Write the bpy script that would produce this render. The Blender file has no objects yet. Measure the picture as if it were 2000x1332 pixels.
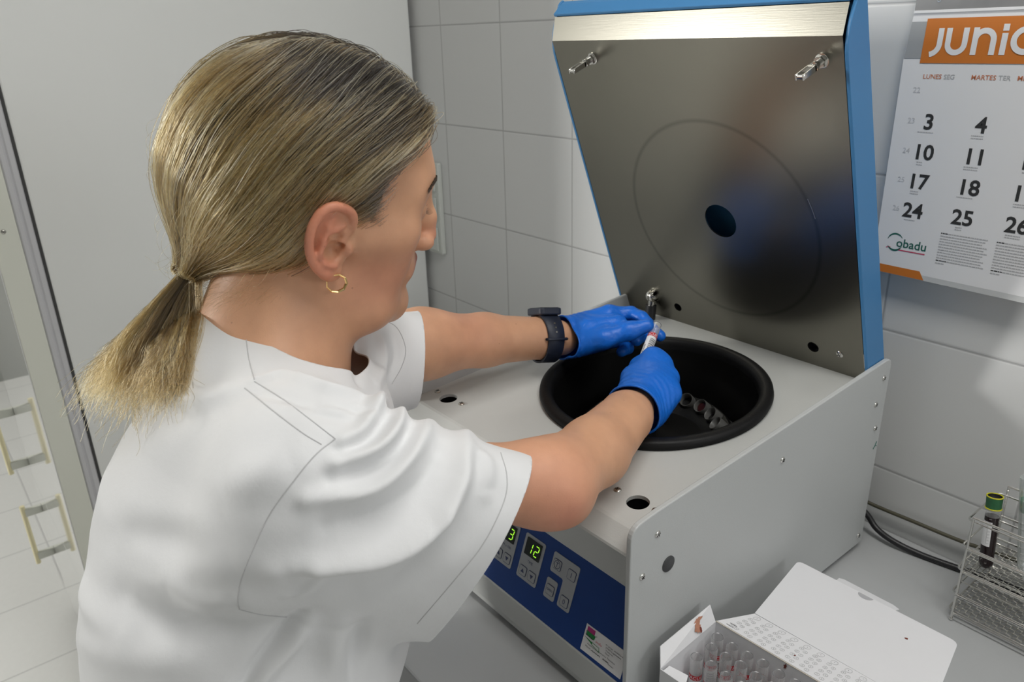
import bpy, bmesh, math, random
import numpy as np
from mathutils import Vector, Matrix
from mathutils.bvhtree import BVHTree
random.seed(7); rng = np.random.default_rng(7)
PI = math.pi
scene = bpy.context.scene
COL = scene.collection

# ------------------------------------------------------------------ camera
YAW, PITCH, ROLL, FPX = -0.8985912, 0.3771711, -0.0293181, 1509.01
CO = np.array([1.4439169, -0.9829742, 1.5692571])
CF = np.array([math.sin(YAW)*math.cos(PITCH), math.cos(YAW)*math.cos(PITCH), -math.sin(PITCH)])
_r = np.array([math.cos(YAW), -math.sin(YAW), 0.0]); _u = np.cross(_r, CF)
CR = math.cos(ROLL)*_r + math.sin(ROLL)*_u
CU = -math.sin(ROLL)*_r + math.cos(ROLL)*_u
cam = bpy.data.cameras.new('camera'); camo = bpy.data.objects.new('camera', cam); COL.objects.link(camo)
camo.matrix_world = Matrix([[CR[0], CU[0], -CF[0], CO[0]], [CR[1], CU[1], -CF[1], CO[1]], [CR[2], CU[2], -CF[2], CO[2]], [0, 0, 0, 1]])
cam.sensor_width = 36.0; cam.lens = 36.0*FPX/2000.0; cam.clip_start = 0.02
cam.dof.use_dof = True; cam.dof.focus_distance = 0.78; cam.dof.aperture_fstop = 11.0
scene.camera = camo

# ------------------------------------------------------------------ light
scene.view_settings.view_transform = 'Standard'
scene.view_settings.look = 'None'
scene.view_settings.gamma = 1.0
scene.view_settings.use_curve_mapping = False
scene.view_settings.exposure = 0.06
scene.cycles.use_denoising = True
scene.cycles.max_bounces = 10
scene.cycles.transparent_max_bounces = 12
world = bpy.data.worlds.new('world'); scene.world = world; world.use_nodes = True
world.node_tree.nodes['Background'].inputs[0].default_value = (0.9, 0.95, 1.0, 1)
world.node_tree.nodes['Background'].inputs[1].default_value = 0.2
def area(name, loc, sx, sy, power, col, aim=None):
    l = bpy.data.lights.new(name, 'AREA'); l.shape = 'RECTANGLE'; l.size = sx; l.size_y = sy
    l.energy = power; l.color = col
    o = bpy.data.objects.new(name, l); COL.objects.link(o); o.location = loc
    if aim is not None: o.rotation_euler = (Vector(aim)-Vector(loc)).to_track_quat('-Z', 'Y').to_euler()
    return o
area('ceiling_tube_light', (-1.90, -3.90, 2.50), 0.45, 1.4, 158, (1.0, 0.985, 0.95), (0.6, -0.2, 1.3))
area('ceiling_tube_light', (1.50, -0.55, 2.58), 1.2, 0.30, 13.0, (1.0, 0.985, 0.95))
area('right_fill_light', (3.40, -0.35, 2.00), 0.6, 0.6, 7.0, (0.98, 0.99, 1.0), (-0.1, -0.5, 1.3))  # added fill lamp from the right, brightens the fridge side
area('right_fill_light', (3.55, -1.70, 1.75), 1.3, 1.2, 3.0, (0.98, 0.99, 1.0), (0.5, -1.0, 1.2))  # broad weak fill, added; the right wall has no window

def pix(u, v, d):                      # point seen at photo pixel (u,v), d metres in front of the lens plane
    return CO + (CF + CR*(u-1000.0)/FPX - CU*(v-666.0)/FPX)*d
def pray(u, v):
    q = CF + CR*(u-1000.0)/FPX - CU*(v-666.0)/FPX
    return q
def on_plane(u, v, n, c):
    n = np.array(n, float); q = pray(u, v)
    return CO + q*((n@(np.array(c, float)-CO))/(n@q))

# ------------------------------------------------------------------ materials
def new_mat(name):
    m = bpy.data.materials.new(name); m.use_nodes = True
    nt = m.node_tree; b = nt.nodes['Principled BSDF']
    return m, nt, b
def setp(b, **k):
    for n, v in k.items():
        n = n.replace('_', ' ')
        if n in b.inputs:
            if isinstance(v, tuple) and len(v) == 3 and b.inputs[n].type == 'RGBA': v = (*v, 1)
            b.inputs[n].default_value = v
def srgb(r, g, b):
    f = lambda c: ((c/255+0.055)/1.055)**2.4 if c > 10 else c/255/12.92
    return (f(r), f(g), f(b))
def mat(name, col, rough=0.5, metal=0.0, var=0.0, vscale=8.0, bump=0.0, bscale=60.0, **k):
    m, nt, b = new_mat(name)
    setp(b, Base_Color=col, Roughness=rough, Metallic=metal, **k)
    tc = nt.nodes.new('ShaderNodeTexCoord')
    if var > 0:
        n = nt.nodes.new('ShaderNodeTexNoise'); n.inputs['Scale'].default_value = vscale; n.inputs['Detail'].default_value = 4
        nt.links.new(tc.outputs['Object'], n.inputs['Vector'])
        mx = nt.nodes.new('ShaderNodeMix'); mx.data_type = 'RGBA'
        nt.links.new(n.outputs['Fac'], mx.inputs['Factor'])
        mx.inputs['A'].default_value = (*[c*(1-var) for c in col], 1)
        mx.inputs['B'].default_value = (*[min(1, c*(1+var)) for c in col], 1)
        nt.links.new(mx.outputs['Result'], b.inputs['Base Color'])
    if bump > 0:
        n = nt.nodes.new('ShaderNodeTexNoise'); n.inputs['Scale'].default_value = bscale; n.inputs['Detail'].default_value = 3
        nt.links.new(tc.outputs['Object'], n.inputs['Vector'])
        bp = nt.nodes.new('ShaderNodeBump'); bp.inputs['Strength'].default_value = bump; bp.inputs['Distance'].default_value = 0.001
        nt.links.new(n.outputs['Fac'], bp.inputs['Height']); nt.links.new(bp.outputs['Normal'], b.inputs['Normal'])
    return m
def glassy(name, col=(1, 1, 1), rough=0.02, alpha=0.25):
    # thin clear plastic wall: mostly see-through with a glossy coat
    m, nt, b = new_mat(name)
    nt.nodes.remove(b)
    out = nt.nodes['Material Output']
    tr = nt.nodes.new('ShaderNodeBsdfTransparent'); tr.inputs[0].default_value = (*[0.9+0.1*c for c in col], 1)
    gl = nt.nodes.new('ShaderNodeBsdfGlossy'); gl.inputs['Roughness'].default_value = rough
    df = nt.nodes.new('ShaderNodeBsdfDiffuse'); df.inputs[0].default_value = (*col, 1)
    lw = nt.nodes.new('ShaderNodeLayerWeight'); lw.inputs['Blend'].default_value = 0.35
    mp = nt.nodes.new('ShaderNodeMath'); mp.operation = 'MULTIPLY_ADD'; mp.inputs[1].default_value = 0.55; mp.inputs[2].default_value = alpha*0.4
    nt.links.new(lw.outputs['Facing'], mp.inputs[0])
    m1 = nt.nodes.new('ShaderNodeMixShader'); m1.inputs[0].default_value = 0.45
    nt.links.new(gl.outputs[0], m1.inputs[1]); nt.links.new(df.outputs[0], m1.inputs[2])
    m2 = nt.nodes.new('ShaderNodeMixShader')
    nt.links.new(mp.outputs[0], m2.inputs[0]); nt.links.new(tr.outputs[0], m2.inputs[1]); nt.links.new(m1.outputs[0], m2.inputs[2])
    nt.links.new(m2.outputs[0], out.inputs['Surface'])
    return m
M = {}
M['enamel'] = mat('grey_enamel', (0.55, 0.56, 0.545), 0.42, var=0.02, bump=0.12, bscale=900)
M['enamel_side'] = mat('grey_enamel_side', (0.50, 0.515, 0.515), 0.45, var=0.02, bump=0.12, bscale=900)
M['blue_paint'] = mat('blue_paint', srgb(64, 126, 178), 0.42, var=0.03)
M['blue_panel'] = mat('blue_panel', srgb(22, 62, 130), 0.45, var=0.05, Specular_IOR_Level=0.3)
M['key_grey'] = mat('key_grey', srgb(168, 172, 176), 0.45)
M['ink_blue'] = mat('ink_blue', srgb(52, 62, 100), 0.5)
M['screen'] = mat('screen_black', (0.01, 0.015, 0.01), 0.15)
M['rubber'] = mat('black_rubber', (0.006, 0.006, 0.0065), 0.5, bump=0.2, bscale=500, Specular_IOR_Level=0.25)
M['bowl'] = mat('bowl_black', (0.005, 0.005, 0.005), 0.42, Specular_IOR_Level=0.3)
M['chrome'] = mat('chrome', (0.72, 0.71, 0.68), 0.18, 1.0)
M['zinc'] = mat('zinc', (0.55, 0.54, 0.50), 0.32, 1.0, var=0.15, vscale=200)
M['black'] = mat('black_plastic', (0.015, 0.015, 0.017), 0.4)
M['hole'] = mat('hole_black', (0.004, 0.004, 0.005), 0.6)
M['card'] = mat('white_card', (0.74, 0.74, 0.76), 0.75, var=0.02, vscale=20, bump=0.1, bscale=200)
M['cardedge'] = mat('card_edge', (0.62, 0.58, 0.50), 0.8)
M['blood'] = mat('dried_blood', (0.16, 0.03, 0.018), 0.5, var=0.5, vscale=90)
M['rust'] = mat('pale_blood_stain', (0.42, 0.19, 0.12), 0.6, var=0.4, vscale=120)
M['white'] = mat('white_paper', (0.80, 0.80, 0.81), 0.7)
M['ink'] = mat('black_ink', (0.03, 0.03, 0.03), 0.7)
M['greyink'] = mat('grey_ink', (0.45, 0.45, 0.46), 0.7)
M['paleink'] = mat('pale_ink', (0.58, 0.58, 0.60), 0.7)
M['orange'] = mat('orange_print', srgb(205, 118, 40), 0.6)
M['orangeink'] = mat('orange_ink', srgb(196, 120, 84), 0.7)
M['greenink'] = mat('green_ink', srgb(30, 98, 84), 0.6)
M['redink'] = mat('red_ink', srgb(196, 40, 50), 0.6)
M['pinkink'] = mat('pink_ink', srgb(196, 70, 100), 0.6)
M['magenta'] = mat('magenta_ink', srgb(176, 44, 120), 0.6)
M['green'] = mat('green_ink_bright', srgb(20, 130, 60), 0.6)
M['fridge'] = mat('fridge_enamel', (0.79, 0.80, 0.78), 0.35, var=0.015, vscale=3)
M['cream'] = mat('cream_door', (0.74, 0.75, 0.67), 0.4, var=0.02)
M['creamh'] = mat('cream_handle', (0.72, 0.66, 0.42), 0.4)
M['creamp'] = mat('pale_bracket', (0.60, 0.61, 0.55), 0.4)
M['gloss'] = mat('glossy_door', (0.70, 0.71, 0.70), 0.06, Coat_Weight=1.0, Coat_Roughness=0.03)
M['gasket'] = mat('door_gasket', (0.58, 0.58, 0.60), 0.45)
M['dark'] = mat('dark_seam', (0.05, 0.05, 0.05), 0.7)
M['counter'] = mat('worktop_laminate', (0.43, 0.44, 0.445), 0.4, var=0.02, vscale=30, bump=0.05, bscale=500)
M['wallpaint'] = mat('wall_paint', (0.34, 0.35, 0.33), 0.8)
M['ceilpaint'] = mat('ceiling_paint', (0.45, 0.45, 0.44), 0.9)
M['cabinet'] = mat('cabinet_laminate', (0.62, 0.62, 0.61), 0.5)
M['switch'] = mat('switch_plastic', (0.62, 0.64, 0.60), 0.35)
M['clear'] = glassy('clear_plastic')
M['clearfog'] = glassy('cloudy_plastic', (0.72, 0.78, 0.76), 0.2, 0.9)
M['greencap'] = mat('green_plastic', srgb(20, 128, 88), 0.4)
M['yellow'] = mat('yellow_plastic', srgb(205, 200, 40), 0.4)
M['darkgreen'] = mat('dark_green_plastic', srgb(44, 100, 62), 0.45, var=0.35, vscale=160)
M['blooddark'] = mat('dark_blood_fill', (0.012, 0.004, 0.005), 0.12)
def emit(name, col, s):
    m, nt, b = new_mat(name); setp(b, Base_Color=(0, 0, 0), Emission_Color=col, Emission_Strength=s, Roughness=0.5); return m
M['led'] = emit('led_green', (0.42, 1.0, 0.05), 1.1)

def steel_plate():
    m, nt, b = new_mat('brushed_steel_plate')
    setp(b, Metallic=1.0, Roughness=0.30)
    tc = nt.nodes.new('ShaderNodeTexCoord')
    n = nt.nodes.new('ShaderNodeTexNoise'); n.inputs['Scale'].default_value = 6; n.inputs['Detail'].default_value = 3
    nt.links.new(tc.outputs['Object'], n.inputs['Vector'])
    r = nt.nodes.new('ShaderNodeValToRGB'); r.color_ramp.elements[0].color = (0.215, 0.208, 0.178, 1); r.color_ramp.elements[1].color = (0.26, 0.25, 0.215, 1)
    nt.links.new(n.outputs['Fac'], r.inputs[0])
    # ring mark left by the chamber gasket (object space: plate lies in XY, ring centred at the object origin)
    sp = nt.nodes.new('ShaderNodeVectorMath'); sp.operation = 'LENGTH'; nt.links.new(tc.outputs['Object'], sp.inputs[0])
    d = nt.nodes.new('ShaderNodeMath'); d.operation = 'SUBTRACT'; d.inputs[1].default_value = 0.1395; nt.links.new(sp.outputs['Value'], d.inputs[0])
    a = nt.nodes.new('ShaderNodeMath'); a.operation = 'ABSOLUTE'; nt.links.new(d.outputs[0], a.inputs[0])
    s = nt.nodes.new('ShaderNodeMapRange'); s.inputs[1].default_value = 0.0; s.inputs[2].default_value = 0.004; s.inputs[3].default_value = 0.42; s.inputs[4].default_value = 0.0
    nt.links.new(a.outputs[0], s.inputs[0])
    mx = nt.nodes.new('ShaderNodeMix'); mx.data_type = 'RGBA'; nt.links.new(s.outputs[0], mx.inputs['Factor'])
    nt.links.new(r.outputs[0], mx.inputs['A']); mx.inputs['B'].default_value = (0.08, 0.077, 0.068, 1)
    nt.links.new(mx.outputs['Result'], b.inputs['Base Color'])
    mp = nt.nodes.new('ShaderNodeMapping'); mp.inputs['Scale'].default_value = (30, 900, 30); nt.links.new(tc.outputs['Object'], mp.inputs[0])
    n2 = nt.nodes.new('ShaderNodeTexNoise'); n2.inputs['Scale'].default_value = 1.0; nt.links.new(mp.outputs[0], n2.inputs['Vector'])
    bp = nt.nodes.new('ShaderNodeBump'); bp.inputs['Strength'].default_value = 0.06; bp.inputs['Distance'].default_value = 0.0005
    nt.links.new(n2.outputs['Fac'], bp.inputs['Height']); nt.links.new(bp.outputs['Normal'], b.inputs['Normal'])
    return m
M['steel'] = steel_plate()

def tile_mat(name, size, ox, oz, axes='XZ', col=(0.67, 0.675, 0.67), grout=(0.43, 0.43, 0.43), gw=0.0016, rough=0.22, strength=0.25, speck=0.0):
    m, nt, b = new_mat(name); setp(b, Roughness=rough)
    tc = nt.nodes.new('ShaderNodeTexCoord'); sx = nt.nodes.new('ShaderNodeSeparateXYZ'); nt.links.new(tc.outputs['Object'], sx.inputs[0])
    ds = []
    for ax, off in ((axes[0], ox), (axes[1], oz)):
        s = nt.nodes.new('ShaderNodeMath'); s.operation = 'SUBTRACT'; s.inputs[1].default_value = off; nt.links.new(sx.outputs[ax], s.inputs[0])
        q = nt.nodes.new('ShaderNodeMath'); q.operation = 'DIVIDE'; q.inputs[1].default_value = size; nt.links.new(s.outputs[0], q.inputs[0])
        r = nt.nodes.new('ShaderNodeMath'); r.operation = 'ROUND'; nt.links.new(q.outputs[0], r.inputs[0])
        d = nt.nodes.new('ShaderNodeMath'); d.operation = 'SUBTRACT'; nt.links.new(q.outputs[0], d.inputs[0]); nt.links.new(r.outputs[0], d.inputs[1])
        a = nt.nodes.new('ShaderNodeMath'); a.operation = 'ABSOLUTE'; nt.links.new(d.outputs[0], a.inputs[0]); ds.append(a)
    mn = nt.nodes.new('ShaderNodeMath'); mn.operation = 'MINIMUM'; nt.links.new(ds[0].outputs[0], mn.inputs[0]); nt.links.new(ds[1].outputs[0], mn.inputs[1])
    mr = nt.nodes.new('ShaderNodeMapRange'); mr.interpolation_type = 'SMOOTHSTEP'
    mr.inputs[1].default_value = gw*0.45/size; mr.inputs[2].default_value = gw*1.1/size; nt.links.new(mn.outputs[0], mr.inputs[0])
    mx = nt.nodes.new('ShaderNodeMix'); mx.data_type = 'RGBA'; nt.links.new(mr.outputs[0], mx.inputs['Factor'])
    mx.inputs['A'].default_value = (*grout, 1); mx.inputs['B'].default_value = (*col, 1)
    if speck > 0:
        n = nt.nodes.new('ShaderNodeTexNoise'); n.inputs['Scale'].default_value = 60; n.inputs['Detail'].default_value = 6
        nt.links.new(tc.outputs['Object'], n.inputs['Vector'])
        m3 = nt.nodes.new('ShaderNodeMix'); m3.data_type = 'RGBA'; nt.links.new(n.outputs['Fac'], m3.inputs['Factor'])
        m3.inputs['A'].default_value = (*[c*(1-speck) for c in col], 1); m3.inputs['B'].default_value = (*[c*(1+speck) for c in col], 1)
        nt.links.new(m3.outputs['Result'], mx.inputs['B'])
    nt.links.new(mx.outputs['Result'], b.inputs['Base Color'])
    m2 = nt.nodes.new('ShaderNodeMapRange'); m2.interpolation_type = 'SMOOTHSTEP'
    m2.inputs[1].default_value = 0.0; m2.inputs[2].default_value = gw*2.2/size; nt.links.new(mn.outputs[0], m2.inputs[0])
    bp = nt.nodes.new('ShaderNodeBump'); bp.inputs['Strength'].default_value = strength; bp.inputs['Distance'].default_value = 0.0015
    nt.links.new(m2.outputs[0], bp.inputs['Height']); nt.links.new(bp.outputs['Normal'], b.inputs['Normal'])
    return m
M['walltile'] = tile_mat('white_wall_tile', 0.2, 0.0, 1.5916)
M['floortile'] = tile_mat('white_floor_tile', 0.313, -0.985, -0.86, 'XY', (0.74, 0.74, 0.72), (0.55, 0.55, 0.54), 0.003, 0.25, 0.3, 0.03)

# ------------------------------------------------------------------ mesh helpers
def link(me, name, m=None, parent=None, smooth=False):
    o = bpy.data.objects.new(name, me); COL.objects.link(o)
    if m is not None:
        for k in (m if isinstance(m, (list, tuple)) else [m]): me.materials.append(M[k] if isinstance(k, str) else k)
    if parent is not None: o.parent = parent
    if smooth:
        for p in me.polygons: p.use_smooth = True
    return o
def obj(name, bm, m=None, parent=None, smooth=False, bev=0.0, seg=2, ang=0.6):
    bmesh.ops.recalc_face_normals(bm, faces=bm.faces)
    me = bpy.data.meshes.new(name); bm.to_mesh(me); bm.free()
    o = link(me, name, m, parent, smooth)
    if bev > 0:
        b = o.modifiers.new('bevel', 'BEVEL'); b.width = bev; b.segments = seg; b.limit_method = 'ANGLE'; b.angle_limit = ang
    return o
def smooth_by_angle(o, a=0.7):
    me = o.data
    for p in me.polygons: p.use_smooth = True
    bm = bmesh.new(); bm.from_mesh(me)
    for e in bm.edges:
        if len(e.link_faces) == 2 and e.calc_face_angle(0) > a: e.smooth = False
    bm.to_mesh(me); bm.free()
    return o
def empty(name, loc, label=None, cat=None, group=None, rz=0.0):
    o = bpy.data.objects.new(name, None); COL.objects.link(o); o.location = loc; o.rotation_euler = (0, 0, rz)
    o.empty_display_size = 0.05
    tag(o, label, cat, group); return o
def tag(o, label=None, cat=None, group=None, kind=None):
    if label: o['label'] = label
    if cat: o['category'] = cat
    if group: o['group'] = group
    if kind: o['kind'] = kind
    return o
def struct(o): o['kind'] = 'structure'; return o
def box(bm, x0, x1, y0, y1, z0, z1, mi=0):
    v = [bm.verts.new(c) for c in ((x0, y0, z0), (x1, y0, z0), (x1, y1, z0), (x0, y1, z0), (x0, y0, z1), (x1, y0, z1), (x1, y1, z1), (x0, y1, z1))]
    for f in ((0, 3, 2, 1), (4, 5, 6, 7), (0, 1, 5, 4), (1, 2, 6, 5), (2, 3, 7, 6), (3, 0, 4, 7)):
        bm.faces.new([v[i] for i in f]).material_index = mi
    return bm
def prism(bm, pts, d, mi=0):
    """closed outline pts (list of 3D) extruded by vector d"""
    a = [bm.verts.new(p) for p in pts]; b = [bm.verts.new(np.array(p)+np.array(d)) for p in pts]
    n = len(a)
    bm.faces.new(a).material_index = mi; bm.faces.new(b[::-1]).material_index = mi
    for i in range(n): bm.faces.new([a[i], b[i], b[(i+1) % n], a[(i+1) % n]][::-1]).material_index = mi
    return bm
def frame_of(ax):
    ax = np.array(ax, float); ax /= np.linalg.norm(ax)
    t = np.array([0, 0, 1.0]) if abs(ax[2]) < 0.9 else np.array([1.0, 0, 0])
    a = np.cross(t, ax); a /= np.linalg.norm(a); return a, np.cross(ax, a), ax
def lathe(bm, prof, o=(0, 0, 0), ax=(0, 0, 1), n=24, mi=0, caps=True, phase=0.0):
    """prof: list of (radius, height along axis)"""
    a, b, c = frame_of(ax); o = np.array(o, float); rings = []
    for r, h in prof:
        if r < 1e-7: rings.append([bm.verts.new(o+c*h)])
        else: rings.append([bm.verts.new(o+c*h+a*r*math.cos(phase+2*PI*i/n)+b*r*math.sin(phase+2*PI*i/n)) for i in range(n)])
    for p, q in zip(rings[:-1], rings[1:]):
        for i in range(n):
            j = (i+1) % n
            if len(p) == 1 and len(q) == 1: continue
            if len(p) == 1: f = [p[0], q[i], q[j]]
            elif len(q) == 1: f = [p[i], q[0], p[j]]
            else: f = [p[i], q[i], q[j], p[j]]
            try: bm.faces.new(f).material_index = mi
            except ValueError: pass
    if caps:
        for rg, rev in ((rings[0], False), (rings[-1], True)):
            if len(rg) > 2: bm.faces.new(rg if not rev else rg[::-1]).material_index = mi
    return bm
def tube(bm, pts, r, n=8, mi=0, closed=False):
    P = [np.array(p, float) for p in pts]; m = len(P); rings = []; prev = None
    for i in range(m):
        if closed: t = P[(i+1) % m]-P[i-1]
        else: t = P[min(i+1, m-1)]-P[max(i-1, 0)]
        t = t/(np.linalg.norm(t)+1e-12)
        if prev is None: a = frame_of(t)[0]
        else:
            a = prev-t*(prev@t); a /= np.linalg.norm(a)+1e-12
        prev = a; b = np.cross(t, a); rr = r[i] if hasattr(r, '__len__') else r
        rings.append([bm.verts.new(P[i]+a*rr*math.cos(2*PI*k/n)+b*rr*math.sin(2*PI*k/n)) for k in range(n)])
    rng_ = range(m) if closed else range(m-1)
    for i in rng_:
        p, q = rings[i], rings[(i+1) % m]
        for k in range(n): bm.faces.new([p[k], q[k], q[(k+1) % n], p[(k+1) % n]]).material_index = mi
    if not closed: bm.faces.new(rings[0][::-1]).material_index = mi; bm.faces.new(rings[-1]).material_index = mi
    return bm
def bez(pts, n=8):
    """Catmull-Rom through points"""
    P = [np.array(p, float) for p in pts]; P = [2*P[0]-P[1]]+P+[2*P[-1]-P[-2]]; out = []
    for i in range(1, len(P)-2):
        for k in range(n):
            t = k/n; p0, p1, p2, p3 = P[i-1:i+3]
            out.append(0.5*((2*p1)+(-p0+p2)*t+(2*p0-5*p1+4*p2-p3)*t*t+(-p0+3*p1-3*p2+p3)*t**3))
    out.append(P[-2]); return out
def roundpoly(pts, r, seg=5):
    """round the corners of a 2D polygon; r scalar or per-corner list"""
    out = []; n = len(pts)
    for i in range(n):
        p0, p1, p2 = (np.array(pts[j], float) for j in (i-1, i, (i+1) % n))
        rr = r[i] if hasattr(r, '__len__') else r
        if rr <= 0: out.append(tuple(p1)); continue
        a = p0-p1; b = p2-p1; la, lb = np.linalg.norm(a), np.linalg.norm(b); a /= la; b /= lb
        k = min(rr, la*0.49, lb*0.49)
        for s in range(seg+1):
            t = s/seg; q = (1-t)**2*(p1+a*k)+2*t*(1-t)*p1+t*t*(p1+b*k); out.append(tuple(q))
    return out
def text_bm(bm, s, o, ex, ey, size, mi=0, align='LEFT', shear=0.0, depth=0.0, off=0.0):
    """lettering as flat mesh: origin o, reading direction ex, up direction ey (3D), size = font size"""
    c = bpy.data.curves.new('tmp_text', 'FONT'); c.body = s; c.size = 1.0; c.align_x = align; c.shear = shear; c.offset = off
    c.resolution_u = 3
    t = bpy.data.objects.new('tmp_text', c); COL.objects.link(t)
    me = t.to_mesh(); ex = np.array(ex, float); ey = np.array(ey, float); o = np.array(o, float)
    vs = [bm.verts.new(o+ex*v.co.x*size+ey*v.co.y*size) for v in me.vertices]
    for p in me.polygons:
        try: bm.faces.new([vs[i] for i in p.vertices]).material_index = mi
        except ValueError: pass
    t.to_mesh_clear(); bpy.data.objects.remove(t); bpy.data.curves.remove(c)
def quad(bm, pts, mi=0):
    return bm.faces.new([bm.verts.new(p) for p in pts])
def screw(parent, o, ax, r=0.0032, name='screw', m='zinc'):
    bm = bmesh.new(); lathe(bm, [(r, 0), (r, 0.0006), (r*0.8, 0.0014), (r*0.45, 0.0019), (0, 0.002)], (0, 0, 0), (0, 0, 1), 16)
    for k in range(2):
        t = bmesh.new(); box(t, -r*0.6, r*0.6, -r*0.09, r*0.09, 0.0016, 0.0021)
        bmesh.ops.rotate(t, cent=(0, 0, 0), matrix=Matrix.Rotation(0.5+k*PI/2, 3, 'Z'), verts=t.verts)
        me = bpy.data.meshes.new('t'); 
        for f in t.faces: f.material_index = 1
        t.to_mesh(me); t.free(); bm.from_mesh(me); bpy.data.meshes.remove(me)
    a, b, c = frame_of(ax)
    for v in bm.verts:
        p = np.array(o)+a*v.co.x+b*v.co.y+c*v.co.z; v.co = p
    ob = obj(name, bm, [m, 'hole'], parent); smooth_by_angle(ob); return ob
# ================================================================== the setting
bm = bmesh.new(); quad(bm, [(-3, -4.6, 0), (3.6, -4.6, 0), (3.6, 0, 0), (-3, 0, 0)]); struct(obj('floor', bm, 'floortile'))
bm = bmesh.new(); box(bm, -3.1, 3.7, 0, 0.1, 0, 2.7); struct(obj('wall_back', bm, 'walltile'))
bm = bmesh.new(); box(bm, -3.1, 3.7, -4.7, -4.6, 0, 2.7); struct(obj('wall_front', bm, 'wallpaint'))
bm = bmesh.new(); box(bm, 3.6, 3.7, -4.6, 0, 0, 2.7); struct(obj('wall_right', bm, 'wallpaint'))
bm = bmesh.new(); box(bm, -3.1, -3.0, -4.6, 0, 0, 2.7); struct(obj('wall_left', bm, 'wallpaint'))
bm = bmesh.new(); box(bm, -3.1, 3.7, -4.7, 0.1, 2.6, 2.7); struct(obj('ceiling', bm, 'ceilpaint'))

# worktop on base cabinets along the tiled wall
CZ = 0.9
wt = empty('worktop', (1.2, -0.3, CZ-0.04), 'long grey laminate worktop along the tiled wall under the centrifuge', 'worktop')
wt.location = (0, 0, 0)
bm = bmesh.new(); box(bm, 0.02, 3.2, -0.66, -0.0005, CZ-0.04, CZ); obj('slab', bm, 'counter', wt, bev=0.003)
for k in range(5):
    x0 = 0.03+k*0.632
    c = empty('base_cabinet', (0, 0, 0), ['white base cabinet at the left end under the worktop', 'white base cabinet second from the left under the worktop', 'white base cabinet at the middle of the worktop', 'white base cabinet second from the right under the worktop', 'white base cabinet at the right end under the worktop'][k], 'cabinet', 'white base cabinets under the worktop')
    bm = bmesh.new(); box(bm, x0, x0+0.630, -0.60, -0.002, 0.0, CZ-0.0405); obj('carcass', bm, 'cabinet', c)
    bm = bmesh.new(); box(bm, x0+0.004, x0+0.626, -0.618, -0.6005, 0.1, CZ-0.045); d = obj('door', bm, 'cabinet', c, bev=0.002)
    bm = bmesh.new(); tube(bm, [(x0+0.25, -0.618, 0.78), (x0+0.25, -0.645, 0.78), (x0+0.38, -0.645, 0.78), (x0+0.38, -0.618, 0.78)], 0.005); obj('handle', bm, 'chrome', d)

# switch plate on the wall
sw = empty('wall_socket', (0, 0, 0), 'pale grey switch plate on the wall tiles behind the face', 'wall socket')
bm = bmesh.new(); prism(bm, [(x, 0, z) for x, z in roundpoly([(-0.083, 1.094), (-0.027, 1.094), (-0.027, 1.306), (-0.083, 1.306)], 0.005)], (0, -0.012, 0)); obj('plate', bm, 'switch', sw, bev=0.003)
for z in (1.13, 1.20, 1.27):
    bm = bmesh.new(); box(bm, -0.073, -0.038, -0.0165, -0.0121, z-0.028, z+0.028); obj('socket_insert', bm, 'switch', sw, bev=0.002)

# tall fridge, side towards the camera
fr = empty('fridge', (0, 0, 0), 'tall off-white laboratory fridge whose side panel fills the left background', 'fridge')
FX1, FX0 = -0.10, -0.88
bm = bmesh.new(); box(bm, FX0, FX1, -0.797, -0.012, 0.03, 2.15); obj('body', bm, 'fridge', fr, bev=0.003)
bm = bmesh.new(); box(bm, FX0+0.003, FX1-0.0015, -0.8015, -0.7972, 0.05, 2.14); obj('seam', bm, 'dark', fr)
bm = bmesh.new()
pr_ = [(FX1-0.002, -0.8018), (FX1+0.0005, -0.804), (FX1+0.001, -0.8105), (FX1-0.0015, -0.8135), (FX1+0.001, -0.8165), (FX1+0.0005, -0.8225), (FX1-0.002, -0.8248), (FX0+0.01, -0.8248), (FX0+0.01, -0.8018)]
prism(bm, [(x, y, 0.06) for x, y in pr_], (0, 0, 2.07)); obj('gasket', bm, 'gasket', fr)
bm = bmesh.new(); box(bm, FX0, FX1+0.001, -0.866, -0.8252, 0.472, 2.14); du = obj('door', bm, ['cream'], fr, bev=0.002); 
bm = bmesh.new(); box(bm, FX0, FX1+0.001, -0.866, -0.8252, 0.06, 0.468); dl = obj('door', bm, ['cream'], fr, bev=0.002)
bm = bmesh.new(); box(bm, FX0+0.001, FX1-0.001, -0.8675, -0.8662, 0.474, 2.138); obj('glossy_front', bm, 'gloss', du)
bm = bmesh.new(); box(bm, FX0+0.001, FX1-0.001, -0.8675, -0.8662, 0.062, 0.466); obj('glossy_front', bm, 'gloss', dl)
bm = bmesh.new(); box(bm, FX0+0.03, FX1-0.03, -0.86, -0.02, 0.0, 0.0295); obj('plinth', bm, 'dark', fr)
for par, z0, z1 in ((dl, 0.195, 0.385), (du, 0.43+0.06, 0.69)):
    h = None
    bm = bmesh.new(); lathe(bm, [(0.0065, 0), (0.0065, z1-z0)], (FX0+0.02, -0.9125, z0), n=16); h = obj('handle', bm, 'creamh', par); smooth_by_angle(h)
    for z in (z0+0.012, z1-0.034):
        bm = bmesh.new(); box(bm, FX0+0.013, FX0+0.027, -0.909, -0.8676, z, z+0.022); obj('bracket', bm, 'creamp', h, bev=0.001)
screw(fr, (FX1+0.0012, -0.847, 1.283), (1, 0, 0), 0.004)

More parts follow.
